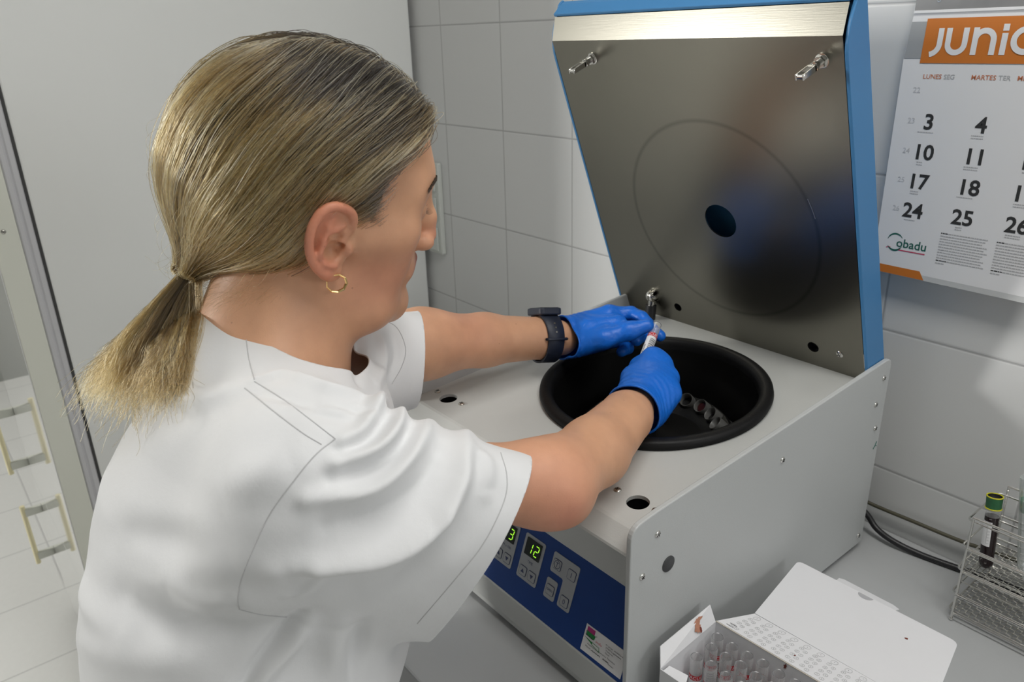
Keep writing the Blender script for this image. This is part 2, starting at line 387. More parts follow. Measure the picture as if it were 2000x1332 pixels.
# ================================================================== centrifuge
cf = empty('centrifuge', (0, 0, 0), 'grey laboratory centrifuge with open blue lid on the worktop', 'centrifuge')
CX0, CX1 = 0.638, 1.048
SL = 0.07
def top_z(y): return 1.130+SL*(y+0.51)
def side_outline():
    pts = [(-0.535, 0.904), (-0.5355, 1.147), (-0.505, 1.1515), (-0.062, 1.1832), (-0.064, 0.909)]
    return roundpoly(pts, [0.004, 0.026, 0.018, 0.014, 0.006], 6)
for xs, nm in ((CX0, 'left'), (CX1-0.006, 'right')):
    bm = bmesh.new(); prism(bm, [(xs, y, z) for y, z in side_outline()], (0.006, 0, 0))
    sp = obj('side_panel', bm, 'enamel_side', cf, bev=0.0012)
    if nm == 'right':
        for a in ((1284, 1043), (1254, 1126), (1528, 898), (1710, 790), (1709, 836), (1726, 738), (1676, 1046)):
            P = on_plane(*a, (1, 0, 0), (CX1, 0, 0)); screw(sp, P, (1, 0, 0), 0.0038, m='chrome')
        P = on_plane(1305, 1101, (1, 0, 0), (CX1, 0, 0))
        bm = bmesh.new(); lathe(bm, [(0.0088, 0), (0.0088, 0.0008), (0.0075, 0.0016), (0, 0.0018)], P, (1, 0, 0), 28); smooth_by_angle(obj('plug', bm, mat('plug_grey', (0.045, 0.047, 0.05), 0.5), sp))
        P = on_plane(1709, 870, (1, 0, 0), (CX1+0.0003, 0, 0)); bm = bmesh.new()
        tube(bm, [P+np.array([0, -0.004, -0.004]), P, P+np.array([0, 0.003, 0.005])], 0.0005, 5); tube(bm, [P+np.array([0, 0.001, -0.001]), P+np.array([0, 0.005, -0.002])], 0.0004, 5)
        obj('pen_mark', bm, 'greenink', sp)
XI0, XI1 = CX0+0.0061, CX1-0.0061
# chamber position
BC = np.array([0.8605, -0.2915]); RI, RO = 0.1285, 0.1450
NT = np.array([0, -SL, 1.0]); NT /= np.linalg.norm(NT)
def on_top(x, y, h=0.0): return np.array([x, y, top_z(y)])+NT*h
# top cover: sheet with chamber hole and two latch holes
def ring_pts(c, r, n, h=0.0): return [on_top(c[0]+r*math.cos(2*PI*i/n), c[1]+r*math.sin(2*PI*i/n)*1.0, h) for i in range(n)]
bm = bmesh.new()
yb0, yb1 = -0.512, -0.075
holes = [(tuple(BC), RI, 96), ((0.7115, -0.4905+0.0), 0.0115, 32), ((1.0125, -0.4895), 0.0115, 32)]
hl = on_plane(876, 778, NT, on_top(0, -0.51)); hr = on_plane(1246, 981, NT, on_top(0, -0.51))
holes[1] = ((hl[0], hl[1]), 0.0118, 32); holes[2] = ((hr[0], hr[1]), 0.0118, 32)
loops = [[bm.verts.new(on_top(x, y)) for x, y in ((XI0, yb0), (XI1, yb0), (XI1, yb1), (XI0, yb1))]]
for c, r, n in holes: loops.append([bm.verts.new(p) for p in ring_pts(c, r, n)])
ed = []
for lp in loops:
    for i in range(len(lp)): ed.append(bm.edges.new((lp[i], lp[(i+1) % len(lp)])))
bmesh.ops.triangle_fill(bm, use_beauty=True, edges=ed)
# thickness below the small holes and bevel down the front
for lp in loops[2:]:
    lo = [bm.verts.new(v.co-Vector((0, 0, 0.004))) for v in lp]
    for i in range(len(lp)): bm.faces.new([lp[i], lp[(i+1) % len(lp)], lo[(i+1) % len(lp)], lo[i]])
prof = [(yb0, top_z(yb0)), (-0.5155, 1.1288), (-0.5285, 1.1188), (-0.5325, 1.1155), (-0.5333, 1.1130), (-0.5315, 1.1126), (-0.52, 1.1126)]
prev = [bm.verts.new((XI0, *prof[0])), bm.verts.new((XI1, *prof[0]))]
for y, z in prof[1:]:
    cur = [bm.verts.new((XI0, y, z)), bm.verts.new((XI1, y, z))]
    bm.faces.new([prev[0], prev[1], cur[1], cur[0]]); prev = cur
prev = [bm.verts.new((XI0, yb1, top_z(yb1))), bm.verts.new((XI1, yb1, top_z(yb1)))]
cur = [bm.verts.new((XI0, yb1, 0.92)), bm.verts.new((XI1, yb1, 0.92))]; bm.faces.new([prev[0], prev[1], cur[1], cur[0]])
bmesh.ops.remove_doubles(bm, verts=bm.verts, dist=1e-5)
tc_ = obj('top_cover', bm, 'enamel', cf)
for h in (hl, hr):
    bm = bmesh.new(); lathe(bm, [(0.013, -0.030), (0.0128, -0.004)], (h[0], h[1], top_z(h[1])), n=28, caps=False); lathe(bm, [(0, -0.030), (0.013, -0.030)], (h[0], h[1], top_z(h[1])), n=28, caps=False)
    lathe(bm, [(0.0035, -0.029), (0.0035, -0.012), (0, -0.011)], (h[0]-0.003, h[1], top_z(h[1])), n=12)
    smooth_by_angle(obj('latch_socket', bm, 'rubber', tc_))
for a in ((855, 765), (901, 789), (1281, 997), (1206, 957)):
    screw(tc_, on_plane(*a, NT, on_top(0, -0.51)), NT, 0.0042)
# gasket
bm = bmesh.new()
gp = [(RI-0.002, -0.010), (RI-0.001, 0.004), (RI+0.0005, 0.0085), (RI+0.003, 0.0112), (RI+0.007, 0.0120), (RO-0.004, 0.0115), (RO-0.0008, 0.0095), (RO, 0.005), (RO-0.0018, 0.0042), (RO-0.0018, 0.0005), (RO-0.006, 0.0002)]
lathe(bm, gp, on_top(BC[0], BC[1]), NT, 128, caps=False); o_ = obj('gasket', bm, 'rubber', cf); smooth_by_angle(o_, 0.9)
# bowl
bm = bmesh.new(); O_ = on_top(BC[0], BC[1])
lathe(bm, [(RI-0.0025, -0.002), (RI-0.004, -0.02), (RI-0.008, -0.06), (RI-0.010, -0.13), (RI-0.02, -0.15), (0.0, -0.152)], O_, NT, 96, caps=False); smooth_by_angle(obj('chamber', bm, 'bowl', cf))
# angle rotor
RZ = -0.050
ro_bm = bmesh.new()
lathe(ro_bm, [(0.0, RZ+0.018), (0.010, RZ+0.018), (0.012, RZ+0.002), (0.040, RZ-0.012), (0.062, RZ-0.016), (0.072, RZ-0.010), (0.095, RZ-0.002), (0.101, RZ-0.008), (0.100, RZ-0.045), (0, RZ-0.060)], O_, NT, 72, caps=False)
rotor = obj('rotor', ro_bm, 'bowl', cf); smooth_by_angle(rotor)
rotor_c = O_+NT*RZ; a_, b_, c_ = frame_of(NT)
cup_mat = mat('rotor_cup', (0.10, 0.10, 0.095), 0.4)
NCUP = 20
for k in range(NCUP):
    th = 2*PI*(k+0.42)/NCUP
    rad = np.array([math.cos(th), math.sin(th), 0.0]); rad = rad-NT*(rad@NT); rad /= np.linalg.norm(rad)
    ax = NT*0.72-rad*0.69; pc = rotor_c+rad*0.0785-NT*0.0
    bm = bmesh.new(); lathe(bm, [(0.0068, -0.045), (0.0095, -0.036), (0.0098, 0.001), (0.0092, 0.0022), (0.0080, 0.001), (0.0078, -0.02)], pc, ax, 24, caps=False)
    cp = obj('tube_cup', bm, cup_mat, rotor); smooth_by_angle(cp, 1.2)
    if k == 4:
        bm = bmesh.new(); lathe(bm, [(0.0062, -0.030), (0.0065, -0.006), (0.0065, -0.003), (0, -0.003)], (0, 0, 0), ax, 18)
        for v in bm.verts: v.co += Vector(pc)
        t_ = obj('blood_tube', bm, mat('clotted_blood_%d' % k, (0.035, 0.007, 0.006), 0.25)); smooth_by_angle(t_)
        tag(t_, 'red-filled tube in a rotor cup right of the gloved hand', 'tube')

# front fascia
bm = bmesh.new(); box(bm, XI0, XI1, -0.5015, -0.49, 1.0435, 1.1122); obj('front_band', bm, 'enamel', cf, bev=0.0015)
bm = bmesh.new(); box(bm, XI0, XI1, -0.5313, -0.5230, 0.953, 1.0490); cp_ = obj('control_panel', bm, 'blue_panel', cf)
bm = bmesh.new(); box(bm, XI0, XI1, -0.5325, -0.50, 0.9165, 0.9528); obj('base_band', bm, 'enamel', cf, bev=0.002)
bm = bmesh.new(); box(bm, XI0, XI1, -0.529, -0.50, 0.906, 0.9163); obj('base_lip', bm, 'enamel', cf, bev=0.001)
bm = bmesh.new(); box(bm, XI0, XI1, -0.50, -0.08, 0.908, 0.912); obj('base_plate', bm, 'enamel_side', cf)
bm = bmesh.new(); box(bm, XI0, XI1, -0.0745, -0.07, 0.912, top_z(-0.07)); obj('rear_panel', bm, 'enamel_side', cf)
for x in (0.68, 1.005):
    for y in (-0.49, -0.12):
        bm = bmesh.new(); lathe(bm, [(0.012, CZ+0.0002), (0.014, 0.9078)], (x, y, 0), n=20); smooth_by_angle(obj('foot', bm, 'rubber', cf))
PY = -0.5313
def plate(name, pts, m, par, d=0.0006, r=0.003, y=PY):
    bm = bmesh.new(); prism(bm, [(x, y, z) for x, z in roundpoly(pts, r)], (0, -d, 0)); return obj(name, bm, m, par)
def keyb(par, x, z, sym, s=0.0064):
    k = plate('key', [(x-s, z-s*0.94), (x+s, z-s*0.94), (x+s, z+s*0.94), (x-s, z+s*0.94)], 'ink_blue', par, 0.0003, 0.0026, PY-0.0007)
    s2 = s-0.0006; bm = bmesh.new()
    prism(bm, [(a, PY-0.0011, b) for a, b in roundpoly([(x-s2, z-s2*0.93), (x+s2, z-s2*0.93), (x+s2, z+s2*0.93), (x-s2, z+s2*0.93)], 0.0018)], (0, -0.0002, 0)); obj('key_face', bm, 'key_grey', k)
    bm = bmesh.new(); yy = PY-0.0015
    if sym == 'up': prism(bm, [(x-0.0028, yy, z-0.0020), (x+0.0028, yy, z-0.0020), (x, yy, z+0.0026)], (0, -0.0001, 0))
    elif sym == 'down': prism(bm, [(x-0.0028, yy, z+0.0020), (x, yy, z-0.0026), (x+0.0028, yy, z+0.0020)], (0, -0.0001, 0))
    else:
        sz = 0.0080 if len(sym) == 1 else 0.0036
        text_bm(bm, sym, (x, yy, z-sz*0.34), (1, 0, 0), (0, 0, 1), sz, align='CENTER')
        if sym == 'T':
            tube(bm, [(x+0.0045*math.cos(t), yy, z+0.0045*math.sin(t)) for t in np.linspace(0, 2*PI, 25)[:-1]], 0.0003, 4, closed=True)
    obj('key_symbol', bm, 'ink_blue', k)
def seg7(bm, x, z, w, h, segs):
    t = w*0.16; g = t*0.35; yy = PY-0.0018; lean = 0.10
    S = {'a': ((0, h), (w, h)), 'b': ((w, h), (w, h/2)), 'c': ((w, h/2), (w, 0)), 'd': ((0, 0), (w, 0)), 'e': ((0, 0), (0, h/2)), 'f': ((0, h/2), (0, h)), 'g': ((0, h/2), (w, h/2))}
    for s in segs:
        (xa, za), (xb, zb) = S[s]; d = np.array([xb-xa, zb-za]); L = np.linalg.norm(d); d /= L; n = np.array([-d[1], d[0]])*t*0.5
        a = np.array([xa, za])+d*(t*0.5+g*0.3); b = np.array([xb, zb])-d*(t*0.5+g*0.3)
        pp = [a, a+d*t*0.5+n, b-d*t*0.5+n, b, b-d*t*0.5-n, a+d*t*0.5-n]
        prism(bm, [(x+q[0]+q[1]*lean, yy, z+q[1]) for q in pp], (0, -0.0002, 0))
def disp(x0, x1, lab, digits):
    p = plate('display_panel', [(x0, 0.981), (x1, 0.981), (x1, 1.0350), (x0, 1.0350)], 'key_grey', cp_)
    w = x1-x0; s = plate('display', [(x0+0.0042, 1.0108), (x1-0.0042, 1.0108), (x1-0.0042, 1.0315), (x0+0.0042, 1.0315)], 'screen', p, 0.0006, 0.001, PY-0.0008)
    bm = bmesh.new(); xx = x0+0.0090
    for dg in digits: seg7(bm, xx, 1.0148, 0.0060, 0.0125, dg); xx += 0.0108
    obj('digits', bm, 'led', s)
    bm = bmesh.new(); text_bm(bm, lab, ((x0+x1)/2, PY-0.0008, 1.0030), (1, 0, 0), (0, 0, 1), 0.0044, align='CENTER'); obj('lettering', bm, 'ink_blue', p)
    keyb(p, x0+w*0.27, 0.9907, 'up'); keyb(p, x0+w*0.73, 0.9907, 'down')
disp(0.8596, 0.8937, 'TIME', ['bc', 'abged'])
disp(0.8145, 0.8486, 'RPM x 100', ['abcdef', 'abgcd'])
disp(0.7693, 0.8034, 'PROGRAM', ['bc', 'abcdef'])
lp = plate('key_panel', [(0.9080, 1.0122), (0.9301, 1.0122), (0.9301, 0.9815), (0.9494, 0.9815), (0.9494, 1.0357), (0.9080, 1.0357)], 'key_grey', cp_)
keyb(lp, 0.9170, 1.0232, 'T'); keyb(lp, 0.9402, 1.0225, 'I'); keyb(lp, 0.9396, 0.9906, '0')
lp2 = plate('key_panel', [(0.9074, 0.981), (0.9247, 0.981), (0.9247, 1.0045), (0.9074, 1.0045)], 'key_grey', cp_)
keyb(lp2, 0.9160, 0.9917, 'OPEN')
# service sticker
st = plate('sticker', [(0.983, 0.9595), (1.0415, 0.9605), (1.0415, 1.0015), (0.983, 1.0005)], 'white', cf, 0.0003, 0.0005, PY-0.0001)
yy = PY-0.0006
def tri(pts, m, nm='emblem', d=0.0001, yo=0.0):
    bm = bmesh.new(); prism(bm, [(x, yy-yo, z) for x, z in pts], (0, -d, 0)); return obj(nm, bm, m, st)
tri([(0.9858, 0.9905), (0.9968, 0.9905), (0.9968, 0.9985), (0.9858, 0.9985)], 'magenta')
tri([(0.9862, 0.9862), (0.9980, 0.9852), (0.9985, 0.9912), (0.9862, 0.9918)], 'green', yo=0.0002)
tri([(0.9853, 0.9848), (0.9958, 0.9838), (0.9980, 0.9850), (0.9862, 0.9862)], 'ink', yo=0.0002)
bm = bmesh.new(); tube(bm, [(0.9853, yy, 0.9850), (0.9853, yy, 0.9915)], 0.00025, 4); tube(bm, [(0.9978, yy, 0.9905), (1.0005, yy, 0.9925)], 0.0002, 4); obj('emblem_line', bm, 'ink', st)
tri([(0.9845, 0.9818), (0.9968, 0.9800), (0.9962, 0.9770)], 'green')
bm = bmesh.new(); tube(bm, [(0.9965, yy, 0.9800), (1.0065, yy, 0.9795), (1.0078, yy, 0.9735), (0.9962, yy, 0.9768)], 0.00035, 4, closed=True); obj('emblem_line', bm, 'green', st)
bm = bmesh.new(); text_bm(bm, 'indu', (0.9995, yy, 0.9835), (1, 0, 0), (0, 0, 1), 0.0055, shear=0.3); obj('lettering', bm, 'pinkink', st)
bm = bmesh.new()
for s, x, z, sz in (('Reparaciones', 0.9905, 0.9732, 0.0032), ('Servicio Técnico', 1.0065, 0.9735, 0.0036), ('C/ Jorge', 1.0135, 0.9905, 0.0030), ('27003 Lugo', 1.0142, 0.9865, 0.0030), ('Teléfono', 1.0150, 0.9825, 0.0030), ('Móvil', 1.0150, 0.9787, 0.0030), ('Móvil:', 0.9885, 0.9685, 0.0034)):
    text_bm(bm, s, (x, yy, z), (1, 0, 0), (0, 0, 1), sz)
for x0, x1, z, w in ((0.9975, 1.0105, 0.9690, 0.0007), (1.0145, 1.0225, 0.9695, 0.0008), (1.0225, 1.0300, 0.9678, 0.0004), (1.0255, 1.0385, 0.9913, 0.0004), (1.0280, 1.0360, 0.9873, 0.0005)):
    tube(bm, [(x0+(x1-x0)*k/8, yy, z+(w*0.9 if k % 2 else -w*0.9)) for k in range(9)], w*0.5, 4)
obj('lettering', bm, 'ink', st)

# the printed fascia leans back about twenty degrees
FTH = math.atan(0.36)
def lean(o, pre=None):
    for v in o.data.vertices:
        x, y, z = v.co
        if pre: x, z = pre(x, z)
        v.co = (x, PY+(z-0.953)*math.sin(FTH)-(PY-y)*math.cos(FTH), 0.953+(z-0.953)*math.cos(FTH)+(PY-y)*math.sin(FTH))
def kids(o):
    r = [o]
    for c in o.children: r += kids(c)
    return r
for o in kids(cp_): lean(o)
for o in kids(st): lean(o, lambda x, z: (0.9768+(x-0.983)*0.992, 0.9572+(z-0.960)*0.725))
# ---- lid
LO = np.array([0, -0.107, 1.172]); EU = np.array([0, -0.3535, 0.9354]); EN = np.array([0, -0.9354, -0.3535]); EX = np.array([1.0, 0, 0])
LX0, LX1 = 0.6265, 1.0415
def lp3(x, u, n): return LO+EX*x+EU*u+EN*n
lid = bpy.data.objects.new('lid', None); COL.objects.link(lid); lid.parent = cf
flange = roundpoly([(-0.008, 0.0005), (0.415, 0.0005), (0.452, -0.030), (0.454, -0.038), (-0.008, -0.038)], [0.003, 0.03, 0.010, 0.002, 0.004], 6)
bm = bmesh.new()
for x in (LX0, LX1-0.004):
    prism(bm, [lp3(x, u, n) for u, n in flange], EX*0.004)
# back sheet and front wall (the lid's outer skin)
prism(bm, [lp3(LX0+0.002, u, n) for u, n in ((-0.006, -0.038), (0.452, -0.038), (0.452, -0.0355), (-0.006, -0.0355))], EX*(LX1-LX0-0.004))
prism(bm, [lp3(LX0+0.004, u, n) for u, n in ((0.4520, -0.036), (0.4510, -0.030), (0.4445, -0.0140), (0.4410, -0.0145), (0.4435, -0.0210), (0.4485, -0.036))], EX*(LX1-LX0-0.008))
obj('lid_shell', bm, 'blue_paint', lid, bev=0.0008)
# steel plate with openings, object origin at the ring mark's centre
ring_u = 0.178
RC = lp3(0.853, ring_u, 0)
plate_o = None
bm = bmesh.new()
PX0, PX1 = LX0+0.0046, LX1-0.0046
def pl(x, u, n=0.0): return (x-RC[0], u-ring_u, n)
def loc_of(a):
    P = on_plane(*a, EN, LO); return P[0], (P-LO)@EU
outer = [bm.verts.new(pl(x, u)) for x, u in ((PX0, -0.020), (PX1, -0.020), (PX1, 0.415), (PX0, 0.415))]
hs = [(loc_of((1407, 432)), 0.0235, 48), (loc_of((1324, 600)), 0.0068, 24), (loc_of((1588, 678)), 0.0078, 24)]
loops = [outer]
for (x, u), r, n in hs: loops.append([bm.verts.new(pl(x+r*math.cos(2*PI*i/n), u+r*math.sin(2*PI*i/n))) for i in range(n)])
ed = [bm.edges.new((l[i], l[(i+1) % len(l)])) for l in loops for i in range(len(l))]
bmesh.ops.triangle_fill(bm, use_beauty=True, edges=ed)
for l in loops[1:]:
    lo = [bm.verts.new(v.co+Vector((0, 0, -0.002))) for v in l]
    for i in range(len(l)): bm.faces.new([l[i], l[(i+1) % len(l)], lo[(i+1) % len(l)], lo[i]])
# bent top strip and bottom lip
pv = [outer[3], outer[2]]
for u, n in ((0.4155, -0.0003), (0.4403, -0.0150)):
    cu = [bm.verts.new(pl(PX0, u, n)), bm.verts.new(pl(PX1, u, n))]; bm.faces.new([pv[0], pv[1], cu[1], cu[0]]); pv = cu
pv = [outer[0], outer[1]]; cu = [bm.verts.new(pl(PX0, -0.022, -0.012)), bm.verts.new(pl(PX1, -0.022, -0.012))]; bm.faces.new([pv[1], pv[0], cu[0], cu[1]])
lplate = obj('steel_plate', bm, 'steel', lid)
lplate.matrix_world = Matrix([[EX[0], EU[0], EN[0], RC[0]], [EX[1], EU[1], EN[1], RC[1]], [EX[2], EU[2], EN[2], RC[2]], [0, 0, 0, 1]])
for (x, u), r, n in hs[1:]:
    bm = bmesh.new(); lathe(bm, [(r+0.001, -0.0021), (r+0.001, -0.010), (0, -0.010)], lp3(x, u, 0), EN, 24, caps=False); obj('hole_dark_backing', bm, 'hole', lid)  # added black cups: the shade inside the small holes is their colour
# latch pins
for a in ((1158, 114), (1606, 118)):
    x, u = loc_of(a); P = lp3(x, u, 0)
    bm = bmesh.new()
    lathe(bm, [(0.0075, 0), (0.0075, 0.0012), (0.0068, 0.0014)], P, EN, 24); lathe(bm, [(0.0062, 0.0012), (0.0062, 0.006)], P, EN, 6, phase=0.3)
    lathe(bm, [(0.0035, 0.006), (0.0035, 0.012), (0.0048, 0.0125), (0.0048, 0.015), (0.003, 0.0155), (0.003, 0.018)], P, EN, 16)
    pin = obj('latch_pin', bm, 'chrome', lid); smooth_by_angle(pin)
    bm = bmesh.new()
    for s in (-1, 1):
        A = [P+EN*h+EX*s*0.0032+EU*w for h, w in ((0.017, -0.003), (0.040, -0.003), (0.040, 0.003), (0.017, 0.003))]
        prism(bm, A, EX*s*0.0014)
    lathe(bm, [(0.0026, -0.005), (0.0026, 0.005)], P+EN*0.037, EX, 14)
    B = P+EN*0.017; prism(bm, [B+EX*sx*0.0046+EU*su*0.003 for sx, su in ((-1, -1), (1, -1), (1, 1), (-1, 1))], EN*0.003)
    obj('latch_fork', bm, 'chrome', pin, bev=0.0004)
x, u = loc_of((1640, 692)); screw(lid, lp3(x, u, 0), EN, 0.0048, m='chrome')
x, u = loc_of((1586, 408)); bm = bmesh.new(); tube(bm, [lp3(x-0.004, u+0.012, 0.0003), lp3(x, u, 0.0003), lp3(x+0.003, u-0.012, 0.0003)], 0.0004, 4); obj('scratch', bm, 'zinc', lid)
# gas strut and its fork
SA = on_plane(1274, 578, (1, 0, 0), (0.704, 0, 0))
su, sn = (SA-LO)@EU, (SA-LO)@EN
bm = bmesh.new(); prism(bm, [lp3(0.7075, u_, n_) for u_, n_ in ((su-0.010, 0.0), (su+0.010, 0.0), (su+0.006, sn+0.003), (su-0.006, sn+0.003))], EX*0.002); br = obj('strut_bracket', bm, 'zinc', lid)
bm = bmesh.new()
lathe(bm, [(0.0085, -0.0055), (0.0092, -0.0045), (0.0092, -0.0012), (0.007, -0.0008), (0.007, 0.0008), (0.0092, 0.0012), (0.0092, 0.0045), (0.0085, 0.0055)], SA, EX, 28)
lathe(bm, [(0.004, 0.0055), (0.004, 0.0078), (0.0025, 0.0085), (0, 0.0086)], SA, EX, 16)
SB = on_plane(1264, 668, (1, 0, 0), (0.704, 0, 0)); dv = SB-SA; dv /= np.linalg.norm(dv)
lathe(bm, [(0.0055, 0.004), (0.0055, 0.016)], SA, dv, 16)
fk = obj('strut_fork', bm, 'chrome', cf); smooth_by_angle(fk)
bm = bmesh.new(); lathe(bm, [(0.0082, 0.014), (0.0082, 0.075)], SA, dv, 24); gs = obj('gas_strut', bm, 'black', cf); smooth_by_angle(gs)
# ================================================================== calendar on the wall
cal = empty('wall_calendar', (0, 0, 0), 'white wall calendar page with black dates and an orange month band', 'calendar')
def cy(z): return -0.006-0.012*(1.58-z)/0.3
def cp3(x, z, off=0.0): return np.array([x, cy(z)-off, z])
def ribbon(bm, pts, w, off, closed=False, mp=None):
    mp = mp or cp3; P = [np.array(p, float) for p in pts]; n = len(P); L = []
    for i in range(n):
        a = P[i-1] if (i > 0 or closed) else P[i]; b = P[(i+1) % n] if (i < n-1 or closed) else P[i]
        t = b-a; t /= np.linalg.norm(t)+1e-12; q = np.array([-t[1], t[0]])*(w[i] if hasattr(w, '__len__') else w)/2
        L.append((bm.verts.new(mp(*(P[i]+q), off)), bm.verts.new(mp(*(P[i]-q), off))))
    for i in range(n if closed else n-1):
        a, b = L[i], L[(i+1) % n]; bm.faces.new([a[0], b[0], b[1], a[1]])
def cquad(bm, pts, off): bm.faces.new([bm.verts.new(cp3(x, z, off)) for x, z in pts])
XR = 1.445
def prt(*a):
    o = obj(*a); o['kind'] = 'stuff'; return o
bm = bmesh.new(); zs = [1.283, 1.38, 1.48, 1.53]
outl = [(0.985, 1.274), (XR, 1.268), (XR, 1.5795), (0.9835, 1.5795), (0.980, 1.53)]
f = [bm.verts.new(cp3(x, z, 0)) for x, z in outl]; b_ = [bm.verts.new((x, -0.001, z)) for x, z in outl]
bm.faces.new(f); bm.faces.new(b_[::-1])
for i in range(5): bm.faces.new([f[i], f[(i+1) % 5], b_[(i+1) % 5], b_[i]])
pg = obj('date_page', bm, 'white', cal)
bm = bmesh.new(); cquad(bm, [(0.9805, 1.5305), (1.001, 1.5305), (1.003, 1.5705), (0.983, 1.5705)], 0.0003); obj('grey_corner', bm, mat('silver_print', (0.36, 0.37, 0.38), 0.5), pg)
bm = bmesh.new(); cquad(bm, [(1.0, 1.5255), (XR-0.02, 1.5255), (XR-0.02, 1.5735), (1.0005, 1.5735)], 0.0006); obj('month_band', bm, 'orange', pg)
bm = bmesh.new(); x0, z0, H, W = 1.006, 1.5345, 0.0285, 0.0060
def L2(pts): return [(x0+a, z0+b) for a, b in pts]
arc = lambda cx, cz, r, a0, a1, n=14, rz=None: [(cx+r*math.cos(t), cz+(rz or r)*math.sin(t)) for t in np.linspace(a0, a1, n)]
ribbon(bm, L2([(0.0125, H), (0.0125, 0.0135)]+arc(0.0015, 0.0115, 0.011, 0, -1.45, 9)), W, 0.0010)
ribbon(bm, L2([(0.0215, H), (0.0215, 0.012)]+arc(0.0305, 0.0115, 0.009, PI, 2*PI, 12)+[(0.0395, 0.012), (0.0395, H)]), W, 0.0010)
ribbon(bm, L2([(0.050, 0), (0.050, H)]), W, 0.0010); ribbon(bm, L2([(0.050, 0.014)]+arc(0.0595, 0.0155, 0.0095, PI, 0, 12)+[(0.069, 0.0)]), W, 0.00105)
ribbon(bm, L2([(0.0795, 0), (0.0795, H*0.78)]), W, 0.0010); ribbon(bm, L2([(0.0795, H*0.86), (0.0795, H*1.1)]), W, 0.0010)
ribbon(bm, L2(arc(0.1005, 0.0145, 0.0115, 0, 2*PI, 28)[:-1]), W, 0.0012, closed=True)
obj('month_lettering', bm, 'white', pg)
cols = [1.0235+0.0577*k for k in range(7)]
bm = bmesh.new(); bo = bmesh.new()
ex = (1, 0, 0); ey = (0, 0.04, 1.0)
for k, (a, b) in enumerate((('LUNES', 'SEG'), ('MARTES', 'TER'), ('MIÉRCOLES', 'QUA'), ('JUEVES', 'QUI'), ('VIERNES', 'SEX'), ('SÁBADO', 'SÁB'), ('DOMINGO', 'DOM'))):
    text_bm(bo, a, cp3(cols[k]+0.004, 1.5085, 0.0003), ex, ey, 0.0072, align='RIGHT', off=0.01)
    text_bm(bm, b, cp3(cols[k]+0.0062, 1.5085, 0.0003), ex, ey, 0.0072, align='LEFT', off=0.01)
prt('weekday_lettering', bo, 'orangeink', pg); prt('weekday_lettering', bm, 'greyink', pg)
zr = [1.4958, 1.461, 1.4262, 1.3915, 1.3565]
bm = bmesh.new(); bo = bmesh.new(); bw = bmesh.new(); bs = bmesh.new()
d = -1
for r in range(5):
    for k in range(7):
        day = r*7+k-4
        if day < 1 or day > 30: continue
        t = bo if k == 6 else bm
        text_bm(t, str(day), cp3(cols[k]-0.001, zr[r]-0.0088, 0.0003), ex, ey, 0.0245, align='CENTER', off=0.022)
        for q in range(2 if (day*7) % 3 else 1):
            w = 0.004+((day*13+q*5) % 5)*0.0013
            x = cols[k]-w-0.003
            while x < cols[k]+w-0.004:
                dw = 0.0012+((day+int(x*9000)) % 3)*0.0005; ribbon(bs, [(x, zr[r]-0.0125-q*0.0028), (x+dw, zr[r]-0.0125-q*0.0028)], 0.0011, 0.00025); x += dw+0.0005
    text_bm(bw, str(22+r), cp3(cols[0]-0.0215, zr[r]-0.003, 0.0003), ex, ey, 0.0088, align='CENTER')
prt('date_numbers', bm, 'ink', pg); prt('date_numbers', bo, 'orangeink', pg); prt('week_numbers', bw, 'paleink', pg); prt('small_print', bs, 'greyink', pg)
# text blocks at the foot of the page
bs = bmesh.new(); bk = bmesh.new()
for bx, n in ((1.060, 12), (1.1215, 12), (1.183, 12), (1.2445, 11), (1.306, 10)):
    zt = 1.3345
    for q in range(n):
        z = zt-q*0.0033; x = bx; xe = bx+0.052-((q*7) % 5)*0.0012
        if q == n-1: xe = bx+0.008
        j = 0
        while x < xe:
            dw = 0.0016+((q*3+j*5) % 4)*0.0007
            ribbon(bk if (q == 0 and x < bx+0.008) or (q == n-2 and x < bx+0.011) else bs, [(x, z), (x+dw, z)], 0.0012, 0.00025); x += dw+0.0005; j += 1
prt('small_print', bs, 'greyink', pg); prt('small_print', bk, 'ink', pg)
# company logo
bm = bmesh.new()
lx, lz = 1.0035, 1.3105
ribbon(bm, arc(lx+0.0045, lz+0.0045, 0.0098, 0.55, 2.9, 18), [0.0004+0.0016*math.sin(PI*i/17) for i in range(18)], 0.0003)
ribbon(bm, arc(lx+0.0045, lz+0.0035, 0.0098, 3.7, 5.9, 16), [0.0004+0.002*math.sin(PI*i/15) for i in range(16)], 0.0003)
text_bm(bm, 'obadu', cp3(lx+0.0062, lz-0.0012, 0.0003), ex, ey, 0.0150, off=0.01)
obj('logo_lettering', bm, 'greenink', pg)
bm = bmesh.new(); ribbon(bm, [(lx+0.010, lz-0.0052), (lx+0.0425, lz-0.0052)], 0.0013, 0.0003); ribbon(bm, [(lx-0.0055, lz-0.0045), (lx-0.003, lz-0.003), (lx, lz-0.0035)], 0.001, 0.0003)
obj('logo_underline', bm, 'pinkink', pg)
bm = bmesh.new(); cquad(bm, [(0.9852, 1.2742), (1.0505, 1.2735), (1.0440, 1.2838), (0.9852, 1.2842)], 0.0003); obj('foot_bar', bm, 'orange', pg)
bm = bmesh.new(); cquad(bm, [(1.0505, 1.2732), (XR, 1.2682), (XR, 1.2762), (1.0470, 1.2795)], 0.00025); obj('foot_strip', bm, mat('grey_paper_edge', (0.56, 0.57, 0.57), 0.7), pg)
bm = bmesh.new(); box(bm, 0.984, XR, -0.0065, -0.001, 1.5803, 1.78); pic = obj('picture_board', bm, mat('dark_photo_print', (0.22, 0.22, 0.22), 0.45, var=0.55, vscale=14), cal)
